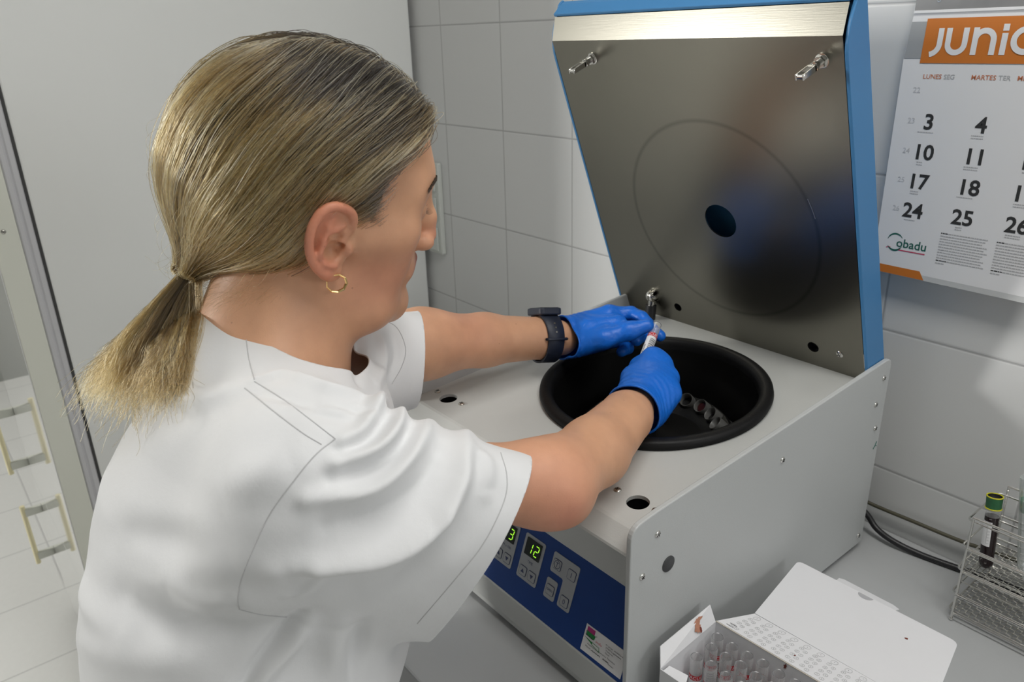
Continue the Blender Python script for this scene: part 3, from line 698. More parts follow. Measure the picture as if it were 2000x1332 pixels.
bm = bmesh.new(); box(bm, 0.9838, XR, -0.0075, -0.0066, 1.5795, 1.5825); obj('binding', bm, 'white', cal)
bm = bmesh.new(); lathe(bm, [(0.0022, 0), (0.0022, 0.0003), (0.0014, 0.0003)], (1.010, -0.0066, 1.5925), (0, -1, 0), 16, caps=False); obj('eyelet', bm, 'chrome', pic)

# ================================================================== blood tubes
def wrap_text(bm, s, R, z, size, ang0, align='CENTER', off=0.0, vertical=False):
    t = bmesh.new(); text_bm(t, s, (0, 0, 0), (1, 0, 0), (0, 1, 0), size, align=align, off=off)
    me = bpy.data.meshes.new('t'); t.to_mesh(me); t.free()
    vs = []
    for v in me.vertices:
        x, y = (v.co.x, v.co.y) if not vertical else (-v.co.y, v.co.x)
        a = ang0+x/R; vs.append(bm.verts.new((R*math.cos(a), R*math.sin(a), z+y)))
    for p in me.polygons:
        try: bm.faces.new([vs[i] for i in p.vertices])
        except ValueError: pass
    bpy.data.meshes.remove(me)
def cyl_patch(bm, R, z0, z1, a0, a1, n=16):
    L = [(bm.verts.new((R*math.cos(a), R*math.sin(a), z0)), bm.verts.new((R*math.cos(a), R*math.sin(a), z1))) for a in np.linspace(a0, a1, n)]
    for p, q in zip(L[:-1], L[1:]): bm.faces.new([p[0], q[0], q[1], p[1]])
def make_tube(label, cat, group=None, R=0.0062, H=0.078, fill=None):
    t = empty('blood_tube', (0, 0, 0), label, cat, group)
    bm = bmesh.new()
    pr = [(0, 0), (R*0.5, 0.0006), (R*0.85, R*0.5), (R, R), (R, H-0.0006), (R-0.0004, H), (R-0.0009, H-0.0003), (R-0.001, H-0.001), (R-0.001, R), (R*0.75, R*0.55), (0, 0.0012)]
    lathe(bm, pr, n=28, caps=False); g = obj('glass', bm, 'clear', t); smooth_by_angle(g, 1.2)
    bm = bmesh.new(); lathe(bm, [(R-0.0009, H-0.0002), (R-0.0001, H+0.0002)], n=28, caps=False); obj('rim', bm, mat('tube_rim', (0.16, 0.16, 0.17), 0.2), g)
    bm = bmesh.new(); cyl_patch(bm, R+0.00012, 0.012, H-0.020, -2.4, 2.2, 24); lb = obj('paper_label', bm, 'white', t, True)
    bm = bmesh.new(); cyl_patch(bm, R+0.0002, H-0.0255, H-0.0195, -2.4, 2.2, 24); obj('red_band', bm, 'redink', lb, True)
    bm = bmesh.new(); wrap_text(bm, 'VACUETTE', R+0.0003, H-0.0243, 0.0054, 0.0); obj('lettering', bm, 'white', lb)
    bm = bmesh.new(); z = 0.018
    for k in range(22):
        h = (0.0005, 0.0009, 0.0004, 0.0012)[(k*7) % 4]; cyl_patch(bm, R+0.0002, z, z+h, -0.55, 0.75, 8); z += h+0.0008
        if z > H-0.030: break
    wrap_text(bm, '454048', R+0.0002, 0.030, 0.0045, -0.95, vertical=True)
    obj('barcode', bm, 'ink', lb)
    return t
def copy_tree(o, parent=None):
    c = o.copy(); COL.objects.link(c)
    if parent is not None: c.parent = parent
    for ch in list(o.children): copy_tree(ch, c)
    return c
rows = [[(1.0806+0.0170*i, -0.4345+0.0014*i) for i in range(7)], [(1.0845+0.0172*i, -0.4492+0.0004*i) for i in range(5)], [(1.083+0.0171*i, -0.4711+0.0008*i) for i in range(4)]]
ordn = ['first', 'second', 'third', 'fourth', 'fifth', 'sixth', 'seventh']
BZ = 0.9045
proto = None
for r, row in enumerate(rows):
    for i, (x, y) in enumerate(row):
        lb = 'clear open tube, %s from the left in the %s row of the carton' % (ordn[i], ['rear', 'middle', 'front'][r])
        if proto is None: proto = t = make_tube(lb, 'tube', 'open blood tubes in the white carton', H=0.985-BZ)
        else: t = copy_tree(proto); t['label'] = lb
        t.location = (x, y, BZ+0.0002+(0.0015 if (i+r) % 3 == 0 else 0)); t.rotation_euler = (0, 0, -0.95+[0.9, 1.8, 0.5, 2.2, 1.2, 2.6, 0.2, 0.0, 0.1, 1.3, 0.7, 2.0, -0.3, 0.1, 0.6, 0.0][(i+r*7) % 16 if r else i])
# tube held between the gloved hands
HT = make_tube('labelled clear blood tube held between both gloved hands above the chamber', 'tube', H=0.078)
ht_top = pix(1283, 634, 1.003); ht_low = pix(1256, 704, 0.966)
ax = ht_top-ht_low; ax /= np.linalg.norm(ax); base = ht_top-ax*0.078
a_, b_, c_ = frame_of(ax)
HT.matrix_world = Matrix([[a_[0], b_[0], c_[0], base[0]], [a_[1], b_[1], c_[1], base[1]], [a_[2], b_[2], c_[2], base[2]], [0, 0, 0, 1]]) @ Matrix.Rotation(math.atan2((CO-base)@b_, (CO-base)@a_)+0.3, 4, 'Z')

# ================================================================== open carton
ct = empty('cardboard_box', (0, 0, 0), 'open white cardboard carton of blood tubes beside the centrifuge', 'box')
A0 = np.array([1.0690, -0.4225]); ed_ = np.array([1.0, 0.055]); ed_ /= np.linalg.norm(ed_); nd = np.array([-ed_[1], ed_[0]])
TZ = 0.992; BW, BD = 0.178, 0.0935
def cb(u, v, z): p = A0+ed_*u+nd*v; return np.array([p[0], p[1], z])
bm = bmesh.new()
T = 0.0008
def wall(u0, v0, u1, v1, z0=0.9005, z1=TZ):
    a = np.array([u0, v0]); b = np.array([u1, v1]); t = b-a; t = t/np.linalg.norm(t); q = np.array([-t[1], t[0]])*T
    prism(bm, [cb(*a, z0), cb(*b, z0), cb(*b, z1), cb(*a, z1)], cb(*(a+q), 0)-cb(*a, 0))
wall(0, 0, BW, 0); wall(0, -BD, 0, 0); wall(BW, 0, BW, -BD); wall(BW, -BD, 0, -BD)
prism(bm, [cb(0, 0, 0.9003), cb(BW, 0, 0.9003), cb(BW, -BD, 0.9003), cb(0, -BD, 0.9003)], (0, 0, 0.001))
body = obj('carton_wall', bm, 'card', ct)
bm = bmesh.new(); tube(bm, [cb(u, 0.0003, TZ+0.0003) for u in np.linspace(0, BW, 20)], 0.0007, 5); obj('torn_edge', bm, 'cardedge', body)
# side flap leaning towards the centrifuge
Fb0, Fb1 = cb(-0.0005, -0.001, TZ), cb(-0.0005, -BD, TZ)
P1 = np.array([1.0580, -0.430, 1.0130]); P0 = np.array([1.0600, -0.5200, 1.0130])
Ft1 = on_plane(1386, 1181, (1, 0, 0), (1.0600, 0, 0)); Ft0 = on_plane(1289, 1262, (1, 0, 0), (1.0590, 0, 0))
bm = bmesh.new(); tip = Fb0+(Ft1-Fb0)*0.45+np.array([0, 0.001, 0])
prism(bm, [Fb0, Ft1, Ft0, Fb1], (0.0007, 0, 0.0004)); sf = obj('side_flap', bm, 'card', ct)
def flap_pt(u, v):  # u along the fold 0..1 from rear, v up 0..1
    lo = Fb0+(Fb1-Fb0)*u; hi = Ft1+(Ft0-Ft1)*u; return lo+(hi-lo)*v+np.array([0.0030, 0, 0.0016])
def blob(par, name, m, cen, rx, rv, fn, seed, n=22, jag=0.35):
    rg = random.Random(seed); bm = bmesh.new(); vs = []
    for i in range(n):
        t = 2*PI*i/n; k = 1-jag*rg.random(); vs.append(bm.verts.new(fn(cen[0]+rx*k*math.cos(t), cen[1]+rv*k*math.sin(t))))
    bm.faces.new(vs); return obj(name, bm, m, par)
blob(sf, 'blood_stain', 'rust', (0.33, 0.52), 0.075, 0.46, flap_pt, 3, jag=0.55)
blob(sf, 'blood_stain', 'rust', (0.30, 0.86), 0.10, 0.12, flap_pt, 5)
blob(sf, 'blood_stain', 'blood', (0.295, 0.30), 0.022, 0.20, lambda u, v: flap_pt(u, v)+np.array([0.0002, 0, 0.0001]), 6)
# printed strip (lid root), then the big lid panel, then the tuck flap
S0, S1 = np.array([1.0890, -0.3835, 0.9925]), np.array([1.2260, -0.3765, 0.9925])
E0, E1 = cb(0.001, 0.0005, TZ+0.0006), cb(BW, 0.0005, TZ+0.0006)
bm = bmesh.new(); prism(bm, [E0, E1, np.array([1.246, -0.3755, 0.9925]), S0], (0, 0, 0.0008)); ls = obj('printed_strip', bm, 'card', ct)
def strip_pt(u, v, h=0.0012):
    lo = E0+(E1-E0)*u; hi = S0+(np.array([1.246, -0.3755, 0.9925])-S0)*u; return lo+(hi-lo)*v+np.array([0, 0, h])
bm = bmesh.new()
for i in range(11):
    for j in range(5):
        u0 = 0.07+i*0.088; v0 = 0.14+j*0.18
        for (du, dv, r) in ((0, 0, 1.0),) if j == 4 else ((-0.014, 0.03, 0.62), (0.022, -0.03, 0.62)):
            pts = [strip_pt(u0+du+0.020*r*math.cos(t)-0.12*(v0-0.5)*0.3, v0+dv+0.075*r*math.sin(t)) for t in np.linspace(0, 2*PI, 17)[:-1]]
            tube(bm, pts, 0.00013, 4, closed=True)
            c = strip_pt(u0+du-0.12*(v0-0.5)*0.3, v0+dv); tube(bm, [c-np.array([0.0003, 0, 0]), c+np.array([0.0003, 0, 0])], 0.0003, 4)
pc_ = obj('printed_circles', bm, 'greyink', ls); pc_['kind'] = 'stuff'
bm = bmesh.new()
for j in range(2):
    for k in range(4): c = strip_pt(0.045+0.012*k, 0.18-j*0.1); tube(bm, [c, c+np.array([0.0015, 0.0001, 0])], 0.0003, 4)
prt('small_print', bm, 'ink', ls)
sf2 = lambda u, v: strip_pt(u, v, 0.00125)
blob(ls, 'blood_spot', 'blood', (0.43, 0.35), 0.006, 0.03, sf2, 9)
bm = bmesh.new()
Q = [S0+np.array([0, 0.0003, 0]), np.array([1.0655, -0.262, 0.985]), np.array([1.2425, -0.2575, 0.985]), np.array([1.2575, -0.330, 0.9895]), np.array([1.250, -0.3752, 0.9925])]
q2 = roundpoly([(p[0], p[1]) for p in Q], [0.0, 0.008, 0.008, 0.006, 0], 6)
def lidz(y): return 0.9925-(y+0.38)*0.063
prism(bm, [(x, y, lidz(y)+0.0003) for x, y in q2], (0, 0, 0.0008)); lf = obj('lid_flap', bm, 'card', ct)
bm = bmesh.new()
tq = roundpoly([(1.0855, -0.2612), (1.1035, -0.240), (1.1100, -0.2345), (1.1790, -0.2335), (1.1865, -0.2390), (1.1990, -0.2590)][1:5], 0.004, 4)
tk = [(1.1120, -0.2612), (1.1080, -0.2450), (1.1120, -0.2405), (1.1690, -0.2395), (1.1775, -0.2440), (1.1770, -0.2600)]
prism(bm, [(x, y, lidz(y)-0.0012-(y+0.2612)*0.35) for x, y in tk], (0, 0, 0.0008)); tf = obj('tuck_flap', bm, 'card', lf)
bm = bmesh.new(); cx, cyy = 1.1475, -0.2597
th = [(cx+0.0085*math.cos(t), cyy-0.0010+0.0085*math.sin(t)*0.85) for t in np.linspace(PI, 2*PI, 14)]
bm.faces.new([bm.verts.new((x, y, lidz(y)+0.00125)) for x, y in th]); obj('thumb_notch', bm, mat('notch_shade_card', (0.42, 0.42, 0.44), 0.8), lf)
lp_ = lambda x, y: np.array([x, y, lidz(y)+0.00125])
P = on_plane(1770, 1247, (0, 0.063, 1), (0, -0.38, 0.9937)); blob(lf, 'blood_spot', 'blood', (P[0], P[1]), 0.0022, 0.0018, lp_, 12, jag=0.5)
P = on_plane(1694, 1158, (0, 0.063, 1), (0, -0.38, 0.9937)); 
P = on_plane(1533, 1302, nd.tolist()+[0], cb(0, -0.0009, 0))
blob(body, 'blood_stain', 'blood', (P[0], P[2]), 0.0022, 0.0050, lambda x, z: np.array([x, A0[1]+(x-A0[0])*0.055-0.0004, z]), 15, jag=0.6)
# small inner flap at the front left
bm = bmesh.new(); prism(bm, [cb(0.002, -0.082, 0.9885), cb(0.020, -0.0760, 0.9850), cb(0.026, -0.0885, 0.9850), cb(0.002, -0.0925, 0.9890)], (0, 0, 0.0007)); obj('inner_flap', bm, 'card', ct)

# ================================================================== wire rack with tubes
rk = empty('wire_rack', (0, 0, 0), 'chromed wire test tube rack on the worktop at the right edge', 'rack')
RX0, RX1, RY0, RY1 = 1.183, 1.43, -0.112, -0.028
def ring(z, r, x0=RX0, x1=RX1, y0=RY0, y1=RY1, name='wire_ring', rc=0.007):
    bm = bmesh.new(); tube(bm, [(x, y, z) for x, y in roundpoly([(x0, y0), (x1, y0), (x1, y1), (x0, y1)], rc, 5)], r, 8, closed=True); return smooth_by_angle(obj(name, bm, 'chrome', rk))
for z in (0.9085, 0.934, 0.968, 1.000, 1.036): ring(z, 0.0012)
for z in (0.9085, 0.968):
    bm = bmesh.new()
    n = 44
    for i in range(1, n):
        x = RX0+(RX1-RX0)*i/n; tube(bm, [(x, y, z+0.0007*(1 if (i+j) % 2 else -1)) for j, y in enumerate(np.linspace(RY0, RY1, 15))], 0.00055, 5)
    for j in range(1, 14):
        y = RY0+(RY1-RY0)*j/14; tube(bm, [(x, y, z+0.0007*(-1 if (i+j) % 2 else 1)) for i, x in enumerate(np.linspace(RX0, RX1, n+1))], 0.00055, 5)
    ms = obj('mesh_shelf', bm, 'zinc', rk); 
for x, y, zt in ((1.191, -0.1195, 1.045), (1.42, -0.1195, 1.045), (1.191, -0.0205, 1.045), (1.42, -0.0205, 1.045)):
    bm = bmesh.new(); tube(bm, [(x, y, 0.9018), (x, y, zt)], 0.0015, 8); lathe(bm, [(0, 0.9003), (0.0022, 0.9015), (0.0018, 0.904)], (x, y, 0), n=10)
    smooth_by_angle(obj('post', bm, 'chrome', rk))
for z in (1.045, 1.003, 0.971, 0.937, 0.911):
    for y in (-0.1195, -0.0205):
        bm = bmesh.new(); tube(bm, [(1.190, y, z), (1.421, y, z)], 0.0015 if z != 0.911 else 0.0011, 8); smooth_by_angle(obj('rail', bm, 'chrome', rk))
for y in (-0.086, -0.056):
    bm = bmesh.new(); tube(bm, [(RX0, y, 0.9345), (RX1, y, 0.9345)], 0.0009, 6); obj('rail', bm, 'chrome', rk)
# filled tube with green and yellow cap
T0 = on_plane(1926, 1100, (0, 1, 0), (0, -0.088, 0)); T0[2] = 0.9695; T1 = on_plane(1944, 966, (0, 1, 0), (0, -0.080, 0))
tt = empty('blood_tube', T0, 'dark full blood tube with green and yellow ring cap standing in the wire rack', 'tube')
ax = T1-T0; LT = np.linalg.norm(ax); ax /= LT
R = 0.0076
bm = bmesh.new(); lathe(bm, [(0, 0), (R*0.6, 0.0008), (R*0.93, R*0.55), (R, R), (R, LT-0.012), (R*0.96, LT-0.005)][4:] and [(R, LT-0.0265), (R, LT-0.012), (R*0.96, LT-0.005)], (0, 0, 0), ax, 28, caps=False); smooth_by_angle(obj('glass', bm, 'clear', tt), 1.2)
bm = bmesh.new(); lathe(bm, [(0, 0), (R*0.6, 0.0008), (R*0.93, R*0.55), (R, R), (R, LT-0.0265), (0, LT-0.0265)], (0, 0, 0), ax, 28, caps=False); smooth_by_angle(obj('blood', bm, 'blooddark', tt), 1.2)
bm = bmesh.new(); lathe(bm, [(R+0.0006, LT-0.0165), (R+0.0010, LT-0.002)], (0, 0, 0), ax, 28, caps=False); cpn = obj('cap', bm, 'darkgreen', tt, True)
for h in (LT-0.0165, LT-0.002):
    bm = bmesh.new(); a1, b1, _ = frame_of(ax); tube(bm, [ax*h+a1*(R+0.0006)*math.cos(t)+b1*(R+0.0006)*math.sin(t) for t in np.linspace(0, 2*PI, 33)[:-1]], 0.0008, 6, closed=True); obj('yellow_ring', bm, 'yellow', cpn, True)
bm = bmesh.new(); lathe(bm, [(R*0.92, LT-0.002), (R*0.8, LT-0.009), (0, LT-0.0095)], (0, 0, 0), ax, 28, caps=False); obj('stopper', bm, 'black', cpn, True)
bm = bmesh.new(); a1, b1, _ = frame_of(ax); cc = CO-T0; an = math.atan2(cc@b1, cc@a1)
for z0, z1, s0, s1, tgt in ((0.030, LT-0.032, -1.25, 0.15, bm),):
    L = [[bm.verts.new(ax*z+(a1*math.cos(an+t)+b1*math.sin(an+t))*(R+0.0003)) for z in (z0, z1)] for t in np.linspace(s0, s1, 12)]
    for p, q in zip(L[:-1], L[1:]): bm.faces.new([p[0], q[0], q[1], p[1]])
lb_ = obj('paper_label', bm, 'white', tt, True)
bm = bmesh.new()
for k in range(9):
    z = 0.034+k*0.0038
    tube(bm, [ax*z+(a1*math.cos(an+t)+b1*math.sin(an+t))*(R+0.0005) for t in (-0.30, 0.02)], 0.00025, 4)
tube(bm, [ax*z+(a1*math.cos(an-0.38)+b1*math.sin(an-0.38))*(R+0.0005) for z in (0.033, LT-0.036)], 0.0002, 4)
prt('small_print', bm, 'greyink', lb_)
# cloudy tube at the picture's edge
ck = empty('plastic_tube', (0, 0, 0), 'cloudy plastic tube with green cap end standing in the rack at the picture edge', 'tube')
Cb = on_plane(2012, 1130, (0, 1, 0), (0, -0.082, 0)); Ct = on_plane(2022, 935, (0, 1, 0), (0, -0.070, 0)); Cb[2] = 0.97
ax = Ct-Cb; LC = np.linalg.norm(ax); ax /= LC
bm = bmesh.new(); lathe(bm, [(0.0, 0.0), (0.0045, 0.0), (0.010, 0.016), (0.0125, 0.020), (0.0145, LC)], Cb, ax, 32, caps=False); smooth_by_angle(obj('plastic', bm, 'clearfog', ck))
bm = bmesh.new(); lathe(bm, [(0.012, LC-0.040), (0.0135, LC-0.038), (0.0135, LC-0.026), (0, LC-0.026)], Cb, ax, 32); smooth_by_angle(obj('cap', bm, 'greencap', ck))

# cables behind the rack
def cable(name, pts, r, m, lab):
    bm = bmesh.new(); tube(bm, bez(pts, 8), r, 12); o = obj(name, bm, m); smooth_by_angle(o, 1.5); return tag(o, lab, 'cable')
pY = lambda u, v, y: on_plane(u, v, (0, 1, 0), (0, y, 0)); pZ = lambda u, v, z: on_plane(u, v, (0, 0, 1), (0, 0, z))
e = pZ(1880, 1113, 0.9046)
cable('power_cable', [(0.97, -0.045, 0.965), (1.005, -0.04, 0.955), pY(1692, 1003, -0.030), pY(1712, 1032, -0.032), pY(1745, 1058, -0.034)*[1, 1, 0]+[0, 0, 0.910], pZ(1800, 1084, 0.9046), e, (1.20, -0.010, 0.9046), (1.34, -0.009, 0.9046), (1.6, -0.009, 0.9046)], 0.0042, 'black', 'thick black power cable curving from behind the centrifuge along the worktop')
cable('thin_cable', [(0.97, -0.03, 0.955), (1.0, -0.022, 0.95), pY(1697, 982, -0.010), pY(1790, 1021, -0.009), pY(1880, 1058, -0.008), (1.25, -0.008, 0.945), (1.5, -0.008, 0.94)], 0.0026, mat('olive_cable', (0.075, 0.07, 0.045), 0.5), 'thin olive cable running straight along the foot of the tiled wall')
# ================================================================== implicit-surface modelling (numpy)
def smin(a, b, k):
    h = np.clip(0.5+0.5*(b-a)/k, 0, 1); return b+(a-b)*h-k*h*(1-h)
def smax(a, b, k): return -smin(-a, -b, k)
def rc(P, a, b, ra, rb):
    a = np.asarray(a, np.float32); b = np.asarray(b, np.float32); ab = b-a
    t = np.clip(((P-a)@ab)/max(float(ab@ab), 1e-9), 0, 1)
    d = P-a-t[:, None]*ab
    return np.sqrt(np.einsum('ij,ij->i', d, d))-(ra+(rb-ra)*t)
def ell(P, c, r, ax=None):
    d = P-np.asarray(c, np.float32)
    if ax is not None: d = d@np.asarray(ax, np.float32).T
    r = np.asarray(r, np.float32); k0 = np.linalg.norm(d/r, axis=1); k1 = np.linalg.norm(d/(r*r), axis=1)+1e-9
    return k0*(k0-1)/k1
def ball(P, c, r): return np.linalg.norm(P-np.asarray(c, np.float32), axis=1)-r
def chain(P, pts, rs, k=None):
    o = None
    for i in range(len(pts)-1):
        d = rc(P, pts[i], pts[i+1], rs[i], rs[i+1]); o = d if o is None else (smin(o, d, k) if k else np.minimum(o, d))
    return o
def sdf_mesh(fn, lo, hi, h, lip=1.5):
    lo = np.array(lo, float); B = 4; S = 4
    nb = np.ceil((np.array(hi)-lo)/(h*B*S)).astype(int); N = nb*B*S
    def centers(org, size, idx): return (lo+org)+(idx+0.5)*size
    ib = np.stack(np.meshgrid(*[np.arange(k) for k in nb], indexing='ij'), -1).reshape(-1, 3)
    H = h*B*S; d = fn((lo+(ib+0.5)*H).astype(np.float32))
    V = np.empty(N+1, np.float32)
    V[:] = 1.0
    V[:N[0], :N[1], :N[2]] = np.repeat(np.repeat(np.repeat(np.sign(d).reshape(nb), B*S, 0), B*S, 1), B*S, 2)
    act = ib[np.abs(d) < H*0.87*lip]
    sub = np.stack(np.meshgrid(*[np.arange(S)]*3, indexing='ij'), -1).reshape(-1, 3)
    i2 = (act[:, None, :]*S+sub[None]).reshape(-1, 3)
    H2 = h*B; d2 = np.concatenate([fn(c) for c in np.array_split((lo+(i2+0.5)*H2).astype(np.float32), max(1, len(i2)//400000))])
    g = np.stack(np.meshgrid(*[np.arange(B)]*3, indexing='ij'), -1).reshape(-1, 3)
    idx = (i2[:, None, :]*B+g[None]).reshape(-1, 3)
    V[idx[:, 0], idx[:, 1], idx[:, 2]] = np.repeat(np.sign(d2), B**3)
    a2 = i2[np.abs(d2) < H2*0.87*lip]
    g = np.stack(np.meshgrid(*[np.arange(B+1)]*3, indexing='ij'), -1).reshape(-1, 3)
    for part in np.array_split(a2, max(1, len(a2)//6000)):
        idx = (part[:, None, :]*B+g[None]).reshape(-1, 3)
        V[idx[:, 0], idx[:, 1], idx[:, 2]] = fn((lo+idx*h).astype(np.float32))
    s = V < 0
    # surface nets
    c = s[:-1, :-1, :-1].astype(np.int8)
    tot = sum(s[i:N[0]+i, j:N[1]+j, k:N[2]+k].astype(np.int8) for i in (0, 1) for j in (0, 1) for k in (0, 1))
    cells = np.argwhere((tot > 0) & (tot < 8)); del tot
    vid = np.full(N, -1, np.int32); vid[cells[:, 0], cells[:, 1], cells[:, 2]] = np.arange(len(cells))
    acc = np.zeros((len(cells), 3)); cnt = np.zeros(len(cells))
    corners = [(i, j, k) for i in (0, 1) for j in (0, 1) for k in (0, 1)]
    val = {cn: V[cells[:, 0]+cn[0], cells[:, 1]+cn[1], cells[:, 2]+cn[2]] for cn in corners}
    for a in corners:
        for ax in range(3):
            if a[ax] == 0:
                b = tuple(1 if q == ax else a[q] for q in range(3)); va, vb = val[a], val[b]
                m = (va < 0) != (vb < 0); t = np.where(m, va/np.where(m, va-vb, 1), 0)
                p = np.tile(np.array(a, float), (len(cells), 1)); p[:, ax] = t
                acc[m] += p[m]; cnt[m] += 1
    verts = lo+(cells+acc/cnt[:, None])*h
    faces = []
    for ax in range(3):
        sl = [slice(None)]*3; sl2 = [slice(None)]*3; sl[ax] = slice(0, -1); sl2[ax] = slice(1, None)
        e = np.argwhere(s[tuple(sl)] != s[tuple(sl2)]); o1, o2 = [(1, 2), (2, 0), (0, 1)][ax]
        e = e[(e[:, o1] > 0) & (e[:, o2] > 0) & (e[:, o1] < N[o1]) & (e[:, o2] < N[o2]) & (e[:, ax] < N[ax])]
        inside = s[e[:, 0], e[:, 1], e[:, 2]]
        q = []
        for d1, d2_ in ((0, 0), (-1, 0), (-1, -1), (0, -1)):
            c = e.copy(); c[:, o1] += d1; c[:, o2] += d2_; q.append(vid[c[:, 0], c[:, 1], c[:, 2]])
        q = np.stack(q, 1); q[~inside] = q[~inside][:, ::-1]; faces.append(q)
    F_ = np.concatenate(faces); F_ = F_[(F_ >= 0).all(1)]
    return verts, F_
def np_mesh(name, V, F, smooth=True):
    me = bpy.data.meshes.new(name); F = np.asarray(F); k = F.shape[1]
    me.vertices.add(len(V)); me.vertices.foreach_set('co', np.asarray(V, np.float32).ravel())
    me.loops.add(F.size); me.loops.foreach_set('vertex_index', F.astype(np.int32).ravel())
    me.polygons.add(len(F)); me.polygons.foreach_set('loop_start', np.arange(0, F.size, k, dtype=np.int32)); me.polygons.foreach_set('loop_total', np.full(len(F), k, np.int32))
    me.update(calc_edges=True); me.validate()
    if smooth: me.polygons.foreach_set('use_smooth', np.ones(len(me.polygons), bool))
    return me
def relax(V, F, n=2, lam=0.5):
    E_ = np.unique(np.sort(np.concatenate([F[:, [i, (i+1) % F.shape[1]]] for i in range(F.shape[1])]), axis=1), axis=0)
    deg = np.bincount(E_.ravel(), minlength=len(V))[:, None].clip(1)
    for _ in range(n):
        A = np.zeros_like(V)
        for c in range(3):
            A[:, c] = np.bincount(E_[:, 0], V[E_[:, 1], c], len(V))+np.bincount(E_[:, 1], V[E_[:, 0], c], len(V))
        V = V+lam*(A/deg-V)
    return V
def tri(F): return np.concatenate([F[:, [0, 1, 2]], F[:, [0, 2, 3]]]) if F.shape[1] == 4 else F
def clip(V, T, f):
    """keep the part of a triangle mesh where f<0, cutting triangles on the level set"""
    m = f < 0; c = m[T].sum(1); keep = T[c == 3]; V = list(V); out = [keep]; cache = {}; new = []
    def cut(a, b):
        k = (a, b) if a < b else (b, a)
        if k not in cache:
            t = f[a]/(f[a]-f[b]); cache[k] = len(V); V.append(V[a]+(V[b]-V[a])*t)
        return cache[k]
    for t in T[(c == 1) | (c == 2)]:
        k = m[t].sum()
        for r in range(3):
            a, b, d = t[r], t[(r+1) % 3], t[(r+2) % 3]
            if k == 1 and m[a]: new.append((a, cut(a, b), cut(a, d))); break
            if k == 2 and not m[a]:
                p, q = cut(a, b), cut(a, d); new.append((p, b, d)); new.append((p, d, q)); break
    T = np.concatenate([keep, np.array(new, int).reshape(-1, 3)]); V = np.array(V)
    used = np.unique(T); rem = np.full(len(V), -1); rem[used] = np.arange(len(used)); return V[used], rem[T]
def vnormals(V, T):
    n = np.cross(V[T[:, 1]]-V[T[:, 0]], V[T[:, 2]]-V[T[:, 0]]); N = np.zeros_like(V)
    for k in range(3):
        for c in range(3): N[:, c] += np.bincount(T[:, k], n[:, c], len(V))
    return N/(np.linalg.norm(N, axis=1)[:, None]+1e-12)
def seg_dist(P, L):
    """distance from points to polyline L, with the arc parameter 0..1"""
    best = np.full(len(P), 1e9); par = np.zeros(len(P)); L = np.asarray(L, float)
    ln = np.r_[0, np.cumsum(np.linalg.norm(np.diff(L, axis=0), axis=1))]
    for i in range(len(L)-1):
        ab = L[i+1]-L[i]; t = np.clip((P-L[i])@ab/(ab@ab+1e-12), 0, 1); d = np.linalg.norm(P-L[i]-t[:, None]*ab, axis=1)
        m = d < best; best[m] = d[m]; par[m] = (ln[i]+t[m]*(ln[i+1]-ln[i]))/ln[-1]
    return best, par

# ================================================================== person: the woman in the white smock
woman = empty('person', (0.70, -0.86, 0.0), 'person in a white short-sleeved smock and blue gloves, blond ponytail, leaning over the centrifuge', 'person')
WOFF = np.array(woman.location)
def pobj(me, name, m, parent=None, smooth=True):
    o = link(me, name, m, parent or woman)
    o.matrix_parent_inverse = Matrix.Translation(-Vector(WOFF)) if parent is None else Matrix()
    return o
HC = np.array([0.798, -0.682, 1.427]); HF = np.array([0.261, 0.9559, -0.135]); HR = np.array([0.9265, -0.2873, -0.2432]); HU = np.cross(HR, HF)
HF /= np.linalg.norm(HF); HR = HR-HF*(HR@HF); HR /= np.linalg.norm(HR); HU = np.cross(HR, HF)
HM = np.stack([HF, HR, HU]).astype(np.float32)
def toloc(P): return (P-HC.astype(np.float32))@HM.T
def hw(f, r, u): return HC+HF*f+HR*r+HU*u
def mir(c): return (c[0], -c[1], c[2])
# joints (photo direction and distance from the lens plane)
J = dict(neck=pix(522, 742, 0.705), nape=pix(508, 700, 0.705), shR=pix(600, 930, 0.60), elR=pix(1070, 944, 0.70), foR=pix(1160, 882, 0.775), wrR=pix(1238, 800, 0.862),
         shL=pix(600, 715, 0.80), elL=pix(822, 672, 0.93), foL=pix(945, 664, 0.985), wrL=pix(1085, 660, 1.035))
HELIX = [(-0.0015, 0.0785, 0.0115), (0.0055, 0.0800, 0.019), (0.0072, 0.0825, 0.028), (0.0045, 0.0850, 0.0365), (-0.004, 0.0880, 0.0425), (-0.013, 0.0900, 0.0435), (-0.0215, 0.0920, 0.0385), (-0.0275, 0.0935, 0.027), (-0.0290, 0.0935, 0.013), (-0.0265, 0.0915, 0.000), (-0.0205, 0.0885, -0.011), (-0.0120, 0.0860, -0.0185)]
HX2 = bez(HELIX, 4); HR2 = [float(v[0]) for v in bez([(r, 0, 0) for r in (0.0026, 0.0032, 0.0034, 0.0035, 0.0036, 0.0037, 0.0037, 0.0037, 0.0036, 0.0036, 0.0038, 0.0046)], 4)]
